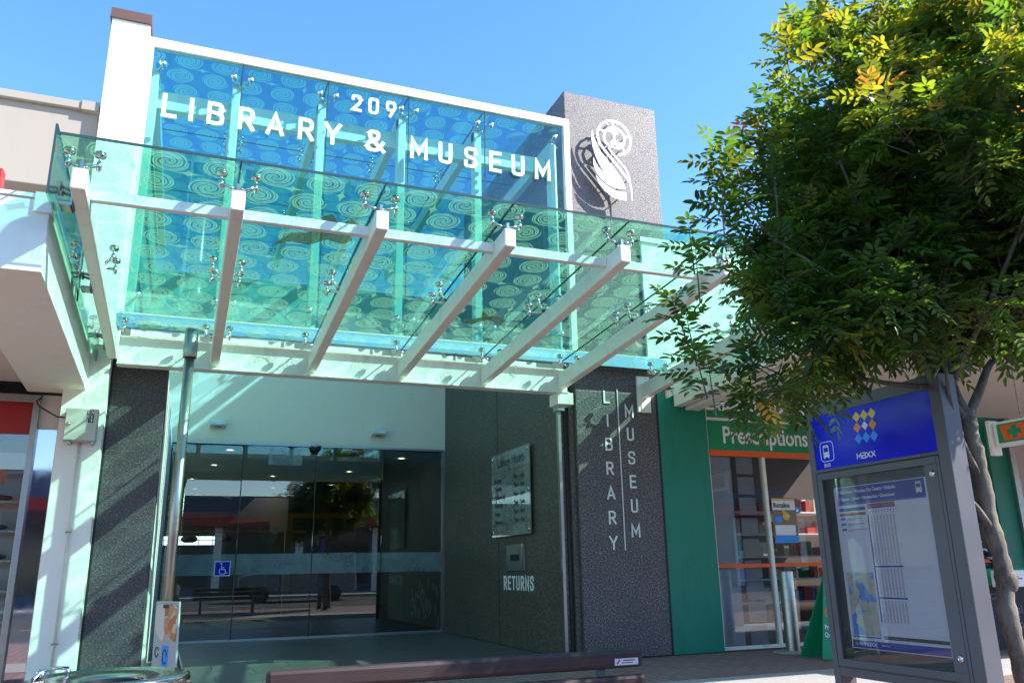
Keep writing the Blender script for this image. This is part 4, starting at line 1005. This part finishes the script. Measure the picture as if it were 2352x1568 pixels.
# steel litter bin
bi = thing('litter_bin', 'round stainless litter bin with a dished lid and a centre hole', 'bin', (-.21, 3.58, GZ))
cx, cy, zt = -.21, 3.58, -.36
MB().lathe((cx, cy, zt), [(.255, -.74), (.255, -.05), (.262, -.045)], 48).build('drum', 'bin_steel', bi)
m = MB(); m.lathe((cx, cy, zt), [(.262, -.05), (.278, -.045), (.283, -.02), (.279, -.003), (.266, .003), (.252, -.010), (.235, -.004), (.205, -.002), (.16, -.010), (.128, -.016), (.114, -.022), (.107, -.04), (.107, -.07)], 56); m.build('lid', 'bin_steel', bi)
m = MB(); m.lathe((cx, cy, zt), [(.104, -.02), (.104, -.3), (0, -.3)], 30); m.build('liner', 'black', bi)
m = MB(); m.ell((cx-.24, cy+.09, zt+.014), .017, .017, .015, 12, 8); m.ell((cx-.16, cy+.17, zt+.01), .011, .011, .009, 10, 6); m.tube([(cx-.26, cy+.05, zt+.0), (cx-.235, cy+.09, zt+.02), (cx-.2, cy+.13, zt+.026), (cx-.16, cy+.17, zt+.02)], .007, 6); m.build('hinge_pin', 'chrome', bi)
# cafe A-board
ca = thing('cafe_board', 'tall food photo A-board leaning behind the steel column', 'A-board', (.05, 8.6, GZ))
fa = Fr((-.165, 8.50, GZ+.01), (.50, -.86, 0), (-.02, .14, 1)); fa.w = fa.u.cross(fa.v).normalized()
MB().rect(fa, 0, .40, 0, .86, -.02, 0).build('board', simple('scuffed_board', (.42, .42, .44), .4), ca, .006)
MB().prism(fa, fillet([(.02, .60), (.17, .50), (.20, .60), (.20, .83), (.02, .84)], .07, True), 0, .004).build('bowl_print', 'beige', ca)
MB().prism(fa, fillet([(.18, .60), (.385, .50), (.385, .83), (.18, .84)], .05, True), .0045, .0075).build('food_print', 'food', ca)
MB().rect(fa, .17, .27, .29, .48, 0, .004).build('blue_badge', 'cyan', ca)
m = MB(); m.ribbon(fa, [(.22+.032*math.cos(R(a)), .385+.06*math.sin(R(a))) for a in range(0, 340, 20)], .012, .004, .006); m.ribbon(fa, [(.08+.028*math.cos(R(a)), .42+.04*math.sin(R(a))) for a in range(20, 360, 20)], .010, .001, .004); m.build('badge_mark', 'ink_black', ca)
MB().rect(fa, .03, .385, .02, .26, 0, .004).build('lower_food_print', 'food', ca)
fb = Fr((.06, 8.75, GZ+.01), (.50, -.86, 0), (-.16, -.18, 1)); fb.w = fb.u.cross(fb.v).normalized()
MB().bar(fa.p(.2, .7, -.03), (.16, 8.75, GZ), .03, .02).build('rear_strut', 'signgrey', ca)
m = MB(); m.rect(fa, .15, .24, .80, .83, .0078, .010); m.build('hand_slot', 'black', ca)
# green pharmacy A-board behind the bus sign
ga = thing('pharmacy_board', 'green pharmacy A-board with white and orange lettering, half behind the bus sign', 'A-board', (7.5, 8.0, GZ))
fg = Fr((7.06, 8.10, GZ+.005), (.97, -.22, 0), (.02, .10, 1)); fg.w = fg.u.cross(fg.v).normalized()
MB().prism(fg, [(0, 0), (.62, 0), (.46, 1.05), (.20, 1.05)], -.02, 0).build('board', 'green2', ga, .005)
fg2 = Fr((7.08, 8.5, GZ+.005), (.97, -.22, 0), (.02, -.30, 1)); fg2.w = fg2.u.cross(fg2.v).normalized()
MB().prism(fg2, [(0, 0), (.62, 0), (.46, 1.05), (.20, 1.05)], -.02, 0).build('rear_board', 'green2', ga)
def onf(m, f, a, b, s, size, xs=.8, bold=.001): m.mesh(Fr(f.p(a, b), f.u, f.v), text_mesh(s, size, bold, xs), .003); return m
m = MB(); onf(m, fg, .20, .76, 'U', .14, .8, .003).build('white_text', 'whiteprint', ga)
for a, b, tx, sz in ((.155, .63, 'Pharmacy', .10), (.09, .335, 'Prescriptions', .075), (.075, .25, 'Qualified', .075)): onf(MB(), fg, a, b, tx, sz, .7, .001).build('white_text', 'whiteprint', ga)
m = MB(); m.prism(fg, [(.24, .11), (.30, .05), (.36, .11), (.30, .17)], .001, .004); m.build('white_diamond', 'whiteprint', ga)
onf(MB(), fg, .115, .465, 'CHEMIST', .16, .66, .005).build('orange_text', 'orange', ga)
# chalkboard with a pack on top
cb = thing('chalkboard', 'black chalkboard under a green header at the right edge', 'A-board', (9.9, 7.7, GZ))
fc = Fr((9.45, 7.95, GZ+.005), (.98, -.2, 0), (.0, .08, 1)); fc.w = fc.u.cross(fc.v).normalized()
MB().rect(fc, 0, 1.0, 0, .78, -.02, 0).build('board', simple('chalkboard_black', (.025, .026, .027), .7), cb)
MB().rect(fc, 0, 1.0, .79, .98, -.02, 0).build('header', 'green2', cb)
m = MB(); onf(m, fc, .50, .80, 'Pharmacy', .07, .75); m.build('header_text', 'whiteprint', cb)
m = MB(); onf(m, fc, .06, .60, 'Buccaline', .17, .85, -.001); onf(m, fc, .62, .42, 'al', .16, .85, -.001); onf(m, fc, .60, .24, 'ore', .16, .85, -.001); onf(m, fc, .72, .08, 'y', .16, .85, -.001); m.build('chalk_writing', 'ink_grey', cb)
pb = thing('medicine_box', 'white and blue medicine display carton above the chalkboard', 'carton', (9.85, 7.75, -.33))
m = MB(); m.box(9.62, 10.0, 7.62, 7.80, -.34, -.14); m.build('carton', 'whiteprint', pb, .004)
fr = facade(7.618)
MB().rect(fr, 9.62, 9.76, -.33, -.15, 0, .003).build('blue_panel', 'cyan', pb)
m = MB()
for (a, b) in [(9.82, -.19), (9.84, -.215), (9.86, -.215), (9.81, -.235), (9.84, -.24), (9.87, -.24), (9.9, -.24), (9.93, -.24)]: m.lathe(fr.p(a, b), [(0, .003), (.011, .003), (.011, 0)], 8, fr.w)
m.build('red_dots', 'ink_red', pb)
m = MB(); m.mesh(Fr(fr.p(9.64, -.20)), text_mesh('ne', .08, .002), .004); m.build('carton_text', 'ink_blue', pb)
st = thing('display_table', 'small white topped display table beside the chalkboard', 'table', (9.75, 8.05, GZ))
MB().box(9.5, 10.35, 7.99, 8.5, -.38, -.35).build('table_top', 'whiteprint', st)
for x in (9.54, 10.31):
    for y in (8.02, 8.46): MB().box(x-.02, x+.02, y-.02, y+.02, GZ, -.38).build('leg', 'signgrey', st)
pb.location.z += 0

# ================================================================ STREET TREE
tr = thing('street_tree', 'dense street tree with pinnate leaves, yellow-orange new growth and painted-in sunlight at its top', 'tree', (4.32, 3.42, GZ))
def sm(pts, n=6):
    out = []; P = [Vector(p) for p in pts]
    for i in range(len(P)-1):
        p0 = P[max(i-1, 0)]; p1 = P[i]; p2 = P[i+1]; p3 = P[min(i+2, len(P)-1)]
        for k in range(n):
            t = k/n; out.append(.5*((2*p1)+(-p0+p2)*t+(2*p0-5*p1+4*p2-p3)*t*t+(-p0+3*p1-3*p2+p3)*t**3))
    out.append(P[-1]); return out
tp = [(4.36, 3.42, GZ), (4.345, 3.42, -.63), (4.30, 3.42, -.30), (4.325, 3.42, -.04), (4.30, 3.43, .20), (4.275, 3.42, .50), (4.255, 3.42, .72), (4.25, 3.42, .85)]
s = sm(tp, 8); m = MB()
rs = [(.051-.010*i/len(s))*(1+.09*math.sin(i*.9)+.06*math.sin(i*2.3+1)) for i in range(len(s))]
m.tube(s, rs, 16); m.ell((4.33, 3.40, -.12), .050, .045, .07, 12, 8); m.build('trunk', 'bark', tr)
BR = []
m = MB()
def branch(pts, r0, r1):
    r0 *= .8; r1 *= .7
    s = sm(pts, 5); m.tube(s, [r0+(r1-r0)*i/(len(s)-1) for i in range(len(s))], 9); BR.append(s)
branch([(4.25, 3.42, .80), (4.38, 3.40, 1.0), (4.52, 3.40, 1.17), (4.87, 3.40, 1.38), (5.2, 3.3, 1.8)], .038, .014)
branch([(4.25, 3.42, .80), (4.20, 3.45, 1.02), (4.25, 3.5, 1.5), (4.3, 3.5, 2.2), (4.35, 3.45, 3.0)], .045, .012)
branch([(4.25, 3.42, .78), (4.08, 3.44, .98), (3.85, 3.4, 1.25), (3.6, 3.3, 1.7), (3.4, 3.3, 2.3)], .036, .010)
branch([(4.29, 3.42, .42), (4.16, 3.40, .62), (4.08, 3.38, .85), (4.0, 3.3, 1.2)], .026, .012)
branch([(4.32, 3.42, .12), (4.20, 3.42, .28), (4.12, 3.43, .36)], .030, .018)
branch([(4.08, 3.44, .98), (3.7, 3.5, 1.0), (3.2, 3.45, 1.05), (2.75, 3.4, 1.25)], .024, .006)
branch([(3.85, 3.4, 1.25), (3.3, 3.3, 1.5), (2.8, 3.3, 1.75), (2.66, 3.3, 2.1)], .018, .005)
branch([(4.2, 3.45, 1.02), (4.3, 3.9, 1.5), (4.4, 4.3, 2.0)], .026, .008)
branch([(4.2, 3.45, 1.02), (4.15, 3.0, 1.5), (4.1, 2.6, 2.0)], .026, .008)
branch([(4.25, 3.5, 1.5), (4.7, 3.5, 2.0), (4.9, 3.5, 2.7)], .022, .008)
m.build('limbs', 'bark', tr)
# crown volume as a cluster of clumps
BL = [(4.30, 3.42, 2.55, .78), (3.75, 3.45, 2.25, .62), (3.45, 3.40, 1.72, .56), (3.05, 3.42, 1.42, .46), (2.78, 3.42, 1.20, .33), (3.95, 3.4, 1.45, .52), (4.4, 3.4, 1.85, .62),
      (4.85, 3.4, 2.1, .68), (3.15, 3.42, 1.02, .30), (2.84, 3.42, .80, .17), (3.35, 3.40, 2.72, .33), (3.95, 3.4, 3.05, .52), (4.7, 3.4, 3.1, .62), (5.3, 3.4, 2.6, .62), (4.2, 4.2, 2.2, .65), (4.3, 4.1, 1.5, .45),
      (4.2, 2.75, 2.3, .6), (4.5, 2.75, 1.7, .42), (3.5, 3.9, 2.2, .5), (3.6, 2.95, 2.3, .42), (5.2, 3.4, 1.75, .5), (4.8, 4.1, 2.6, .6), (4.6, 2.7, 2.8, .55), (2.55, 3.4, 1.45, .20), (2.62, 3.4, 1.75, .15), (3.65, 3.4, 1.12, .30), (3.3, 3.15, .72, .15), (3.12, 3.3, .62, .16), (3.0, 3.45, .76, .2), (2.93, 3.45, .64, .14), (3.0, 3.45, .70, .16), (5.2, 3.4, 3.25, .5), (5.0, 3.3, 3.5, .5), (5.6, 3.2, 3.0, .5), (4.62, 3.8, 1.28, .36), (4.35, 3.85, 1.15, .26), (4.95, 3.6, 1.35, .32), (4.5, 3.5, 1.45, .3)]
BL = [(x+(.13 if x < 3.4 else 0), y, z, r*(.92 if x < 3.4 else 1)) for (x, y, z, r) in BL]
vol = np.array([b[3]**2.6 for b in BL]); vol /= vol.sum()
TW = []   # twigs: base, tip dir
cen = np.array([4.1, 3.42, 1.7])
NC_ = 185
for k in range(NC_):
    b = BL[rng.choice(len(BL), p=vol)]; d = rng.normal(size=3); d /= np.linalg.norm(d)
    c0 = np.array(b[:3])+d*b[3]*rng.uniform(.3, 1.0)**.5
    ntw = rng.integers(5, 10) if c0[2] > 1.1 else rng.integers(5, 8)
    for q in range(ntw):
        e = rng.normal(size=3); e /= np.linalg.norm(e); p = c0+e*rng.uniform(.04, .19)*np.array([1, 1, 1.1])
        zp, yp = p[2]*4/p[0], p[1]*4/p[0]
        if p[2] < .5: continue
        if 2.9 < p[0] < 4.3 and ((3.2 < yp < 4.25 and zp < 1.30) or (4.25 <= yp < 4.62 and zp < 1.06)): continue
        if p[0] >= 4.0 and p[2] < (.98 if p[0] > 4.3 and p[1] > 3.5 else 1.15): continue
        out = p-cen; out /= np.linalg.norm(out)
        dr = out*.5+e*.7+np.array([0, 0, .5])+rng.normal(size=3)*.2
        if p[2] < 1.3: dr[2] -= .45
        TW.append((p, dr/np.linalg.norm(dr), rng.uniform(.12, .22)))
# upright shoots that stick out of the silhouette
for (x, y, z, ln, dx) in [(2.60, 3.38, 1.75, .52, .03), (2.42, 3.4, 1.45, .30, -.08), (3.0, 3.4, 2.0, .42, .0), (3.22, 3.4, 2.62, .45, -.02), (3.05, 3.4, 2.35, .3, -.08), (3.62, 3.4, 3.0, .35, .02), (4.1, 3.4, 3.4, .4, 0), (4.5, 3.4, 3.5, .4, 0), (2.35, 3.4, 1.10, .2, -.2), (2.45, 3.4, .85, .16, -.2), (3.35, 3.4, 3.0, .25, -.1)]:
    nseg = max(2, int(ln/.13))
    for q in range(nseg): TW.append((np.array([x+dx*q*.3, y, z+ln*q/nseg]), np.array([dx+rng.normal()*.08, rng.normal()*.1, 1.0]), .16))
V = []; F = []; CC = []
tv = []; tf = []
def vnorm(a): return a/np.linalg.norm(a)
for (p, d, ln) in TW:
    d = vnorm(d); ref = np.array([0, 0, 1.]) if abs(d[2]) < .95 else np.array([1., 0, 0])
    s1 = vnorm(np.cross(d, ref)); s2 = np.cross(s1, d)
    # twig as thin triangular tube
    q0, q1 = p-d*ln*.8, p+d*ln; k0 = len(tv)
    for q, rr in ((q0, .006), (q1, .002)):
        for a in (0, 2.09, 4.19): tv.append(q+(s1*math.cos(a)+s2*math.sin(a))*rr)
    for a in range(3): tf.append((k0+a, k0+(a+1) % 3, k0+3+(a+1) % 3, k0+3+a))
    nl = rng.integers(6, 10); topness = np.clip((p[2]-1.85+(p[0]-4.0)*.10)/1.05, 0, 1)
    young_sunlit = rng.random() < .10+.72*topness**1.3  # yellow share rises with height: new growth plus sunlight painted into the leaf colour
    orange = rng.random() < .07*topness
    for i in range(nl):
        t = (i+.5)/nl; a = i*2.4+rng.random()*.6; base = p+d*ln*(t*1.1-.2)
        up_ = .25+.6*t
        ld = vnorm((s1*math.cos(a)+s2*math.sin(a))*(1-up_*.4)+d*up_+np.array([0, 0, -.18*(1-t)]))
        L = rng.uniform(.16, .23)*(1-.25*t)
        side = np.cross(ld, np.array([0, 0, 1.])); side = vnorm(side) if np.linalg.norm(side) > .05 else s1
        nr = np.cross(side, ld); roll = rng.normal()*.35
        side, nr = side*math.cos(roll)+nr*math.sin(roll), nr*math.cos(roll)-side*math.sin(roll)
        fl = i >= nl-3
        if young_sunlit and fl and orange: col = np.array([.50, .20, .05])
        elif young_sunlit and (fl or rng.random() < .5): col = np.array([.145, .165, .022])
        else: col = np.array([.040, .078, .016])*rng.uniform(.7, 1.6)
        if rng.random() < .004: col = np.array([.5, .3, .04])
        col = col*rng.uniform(.8, 1.2, 3)
        npair = 4
        lf = [(f_, sg) for f_ in np.linspace(.18, .82, npair) for sg in (-1, 1)]+[(1.0, 0)]
        for (f_, sg) in lf:
            droop = np.array([0, 0, -1.])*(.05*L*f_*f_*4)
            b0 = base+ld*L*f_+droop
            if sg == 0: dd = vnorm(ld+np.array([0, 0, -.25])); b0 = base+ld*L*.88+droop
            else: dd = vnorm(side*sg+ld*.55+np.array([0, 0, -.22])+rng.normal(size=3)*.10)
            ll = L*rng.uniform(.34, .46); ww = ll*.18
            ws_ = vnorm(np.cross(dd, nr)); nn = np.cross(ws_, dd)
            k0 = len(V)
            V.extend([b0, b0+dd*ll*.35+ws_*ww+nn*ww*.35, b0+dd*ll*.75+ws_*ww*.75+nn*ww*.2, b0+dd*ll-nn*ww*.5, b0+dd*ll*.75-ws_*ww*.75+nn*ww*.2, b0+dd*ll*.35-ws_*ww+nn*ww*.35])
            F.extend([(k0, k0+1, k0+2, k0+3), (k0, k0+3, k0+4, k0+5)])
            cv = col*rng.uniform(.85, 1.15); CC.extend([(cv[0], cv[1], cv[2], 1)]*6)
off = np.array(origin(tr))
me = bpy.data.meshes.new('crown'); V = np.array(V)-off
me.vertices.add(len(V)); me.vertices.foreach_set('co', V.astype(np.float32).ravel())
F = np.array(F); me.loops.add(F.size); me.loops.foreach_set('vertex_index', F.astype(np.int32).ravel())
me.polygons.add(len(F)); me.polygons.foreach_set('loop_start', np.arange(0, F.size, 4, dtype=np.int32)); me.polygons.foreach_set('loop_total', np.full(len(F), 4, dtype=np.int32))
me.update(calc_edges=True); at = me.color_attributes.new('leaf_tint', 'FLOAT_COLOR', 'POINT'); at.data.foreach_set('color', np.array(CC, dtype=np.float32).ravel())
me.materials.append(M['leaf']); me.validate()
o = bpy.data.objects.new('crown', me); COL.objects.link(o); o.parent = tr
mt = MB(); mt.add(tv, tf); mt.build('twigs', 'bark', tr)
print('leaflets', len(F)//2)

# ================================================================ OTHER SIDE OF THE STREET (seen reflected in the doors)
op = thing('opposite_shops', 'row of shops with a dark blue parapet and red awning across the street', 'shop building', (5, -18, GZ))
MB().box(-20, 80, -22, -18, GZ, 4.1).build('wall', simple('slate_blue_parapet', (.10, .11, .17), .7), op)
MB().box(-20, 80, -17.99, -17.0, 2.45, 2.95).build('awning', 'red', op)
m = MB()
for k in range(21): m.box(-15+4.3*k, -11.5+4.3*k, -17.99, -17.97, GZ+.4, 2.2)
m.split('shop_window', simple('dark_shop_window', (.04, .04, .045), .1), op)
m = MB()
for k in range(22): m.box(-15.6+4.3*k, -15.2+4.3*k, -17.99, -17.9, GZ, 2.4)
m.split('wall_pier', 'wall', op)
MB().box(20, 80, -22, -18.01, 4.1, 7.5).build('upper_storey', 'brown', op)
va = thing('parked_van', 'silver van parked across the street', 'van', (4.8, -9.2, -1.225))
gx = 2.3
fv = Fr((0, -9.2, 0))
body = fillet([(gx, -.85), (gx, -.15), (gx+.9, .0), (gx+1.5, .72), (gx+4.9, .80), (gx+5.0, -.85)], .12, True)
m = MB(); m.prism(fv, body, -1.9, 0); m.build('body', simple('silver_paint', (.35, .36, .38), .25, .6), va, .04)
m = MB(); m.prism(fv, [(gx+1.15, .02), (gx+1.62, .60), (gx+2.3, .62), (gx+2.3, .02)], -.001, .006); m.rect(fv, gx+2.4, gx+3.5, .02, .62, -.001, .006); m.rect(fv, gx+3.6, gx+4.8, .02, .62, -.001, .006); m.split('side_window', simple('van_window', (.02, .02, .025), .08), va)
for x in (gx+.95, gx+4.0):
    for y in (-9.2-.0, -9.2+1.72):
        wl = MB(); wl.lathe((x, y-.02, -.90), [(0, 0), (.33, 0), (.34, .03), (.34, .19), (.33, .22), (0, .22)], 24, (0, 1, 0)); wo_ = wl.build('wheel', 'black', va)
        MB().lathe((x, y-.035, -.90), [(0, 0), (.2, 0), (.21, .015)], 18, (0, 1, 0)).build('rim', 'steel', wo_)
m = MB(); m.rect(fv, gx+4.9, gx+5.01, -.2, .1, -.2, .01); m.build('tail_lamp', 'red', va)
m = MB(); m.rect(fv, gx-.02, gx+.1, -.35, -.2, -.4, .01); m.build('headlamp', 'chrome', va)

# ================================================================ PERSON AT THE PHARMACY DISPLAY
pe = thing('person', 'person in a navy striped top and pale sun hat beyond the bus sign', 'person', (10.35, 8.75, GZ))
me = bpy.data.meshes.new('body')
J = {'pel': (10.35, 8.75, -.17, .15, .12), 'wai': (10.35, 8.74, .02, .13, .10), 'che': (10.34, 8.72, .25, .16, .115), 'nb': (10.33, 8.70, .42, .07, .065), 'nk': (10.32, 8.69, .48, .055, .055),
     'hd': (10.31, 8.67, .60, .085, .10), 'ht': (10.31, 8.67, .70, .06, .07),
     'sl': (10.17, 8.70, .38, .06, .06), 'el': (10.08, 8.60, .12, .045, .045), 'wl': (10.14, 8.42, -.05, .03, .03), 'hl': (10.17, 8.34, -.08, .035, .022),
     'sr': (10.50, 8.72, .38, .06, .06), 'er': (10.58, 8.62, .12, .045, .045), 'wr': (10.50, 8.42, -.04, .03, .03), 'hr': (10.47, 8.34, -.07, .035, .022),
     'pl': (10.26, 8.75, -.22, .09, .09), 'kl': (10.25, 8.72, -.62, .06, .06), 'al': (10.25, 8.76, -1.0, .042, .042), 'tl': (10.24, 8.62, -1.06, .035, .03),
     'pr_': (10.44, 8.75, -.22, .09, .09), 'kr': (10.45, 8.74, -.62, .06, .06), 'ar': (10.46, 8.79, -1.0, .042, .042), 'tr': (10.47, 8.65, -1.06, .035, .03)}
kk = list(J); E_ = [('pel', 'wai'), ('wai', 'che'), ('che', 'nb'), ('nb', 'nk'), ('nk', 'hd'), ('hd', 'ht'), ('nb', 'sl'), ('sl', 'el'), ('el', 'wl'), ('wl', 'hl'), ('nb', 'sr'), ('sr', 'er'), ('er', 'wr'), ('wr', 'hr'), ('pel', 'pl'), ('pl', 'kl'), ('kl', 'al'), ('al', 'tl'), ('pel', 'pr_'), ('pr_', 'kr'), ('kr', 'ar'), ('ar', 'tr')]
po_ = Vector((10.35, 8.75, GZ)); vs = [Vector(J[a][:3])-po_ for a in kk]; es = [(kk.index(a), kk.index(b)) for a, b in E_]
for side, wn in ((-1, 'hl'), (1, 'hr')):
    hb_ = kk.index(wn)
    for f_ in range(5):
        b = vs[hb_]; 
        if f_ == 4: a1 = b+Vector((-side*.035, -.01, .005)); a2 = a1+Vector((-side*.015, -.03, -.005))
        else: a1 = b+Vector(((f_-1.5)*.018, -.045, 0)); a2 = a1+Vector(((f_-1.5)*.003, -.035+.004*abs(f_-1.5), -.018))
        vs += [a1, a2]; es += [(hb_, len(vs)-2), (len(vs)-2, len(vs)-1)]
me.from_pydata(vs, es, []); ob = bpy.data.objects.new('body', me); COL.objects.link(ob); ob.parent = pe
md = ob.modifiers.new('skin', 'SKIN'); md.use_smooth_shade = True; sv = me.skin_vertices[0].data
for i, v in enumerate(sv): v.radius = (J[kk[i]][3], J[kk[i]][4]) if i < len(kk) else (.0095, .009)
sv[0].use_root = True; ob.modifiers.new('sub', 'SUBSURF').levels = 1
def mk_cloth():
    g = NT('figure_cloth_and_skin'); tc = g.n('ShaderNodeTexCoord'); sp = g.n('ShaderNodeSeparateXYZ'); g.l(tc.outputs['Object'], sp.inputs[0]); z = sp.outputs[2]
    st = g.M('LESS_THAN', g.M('FRACT', g.M('MULTIPLY_ADD', z, 8.0, g.M('MULTIPLY', sp.outputs[0], 1.5))), .3)
    top = g.mixc(st, (.012, .02, .07), (.50, .50, .38)); c = g.mixc(g.M('GREATER_THAN', z, .92), (.02, .02, .03), top)
    c = g.mixc(g.M('GREATER_THAN', z, 1.56), c, (.48, .28, .20)); return g.done(g.pr(c, .8))
me.materials.append(mk_cloth())
m = MB(); m.lathe((10.31, 8.67, .67), [(0, .13), (.06, .125), (.09, .09), (.10, .01), (.25, -.03), (.26, -.045), (.10, -.01)], 24); m.build('sun_hat', simple('pale_straw_hat', (.75, .66, .66), .8), pe)
m = MB(); m.ell((10.31, 8.575, .585), .012, .02, .018, 8, 6); m.build('nose', simple('skin', (.48, .28, .20), .6), pe)
m = MB()
for x in (10.28, 10.34): m.ell((x, 8.592, .61), .012, .008, .008, 8, 6)
m.split('eye', 'ink_black', pe)
m = MB(); m.ell((10.31, 8.59, .545), .022, .008, .006, 8, 6); m.build('mouth', 'ink_red', pe)

# ================================================================ lift the whole place so the pavement is z = 0
for o in list(SC.objects):
    if o.parent is None: o.location.z += 1.1
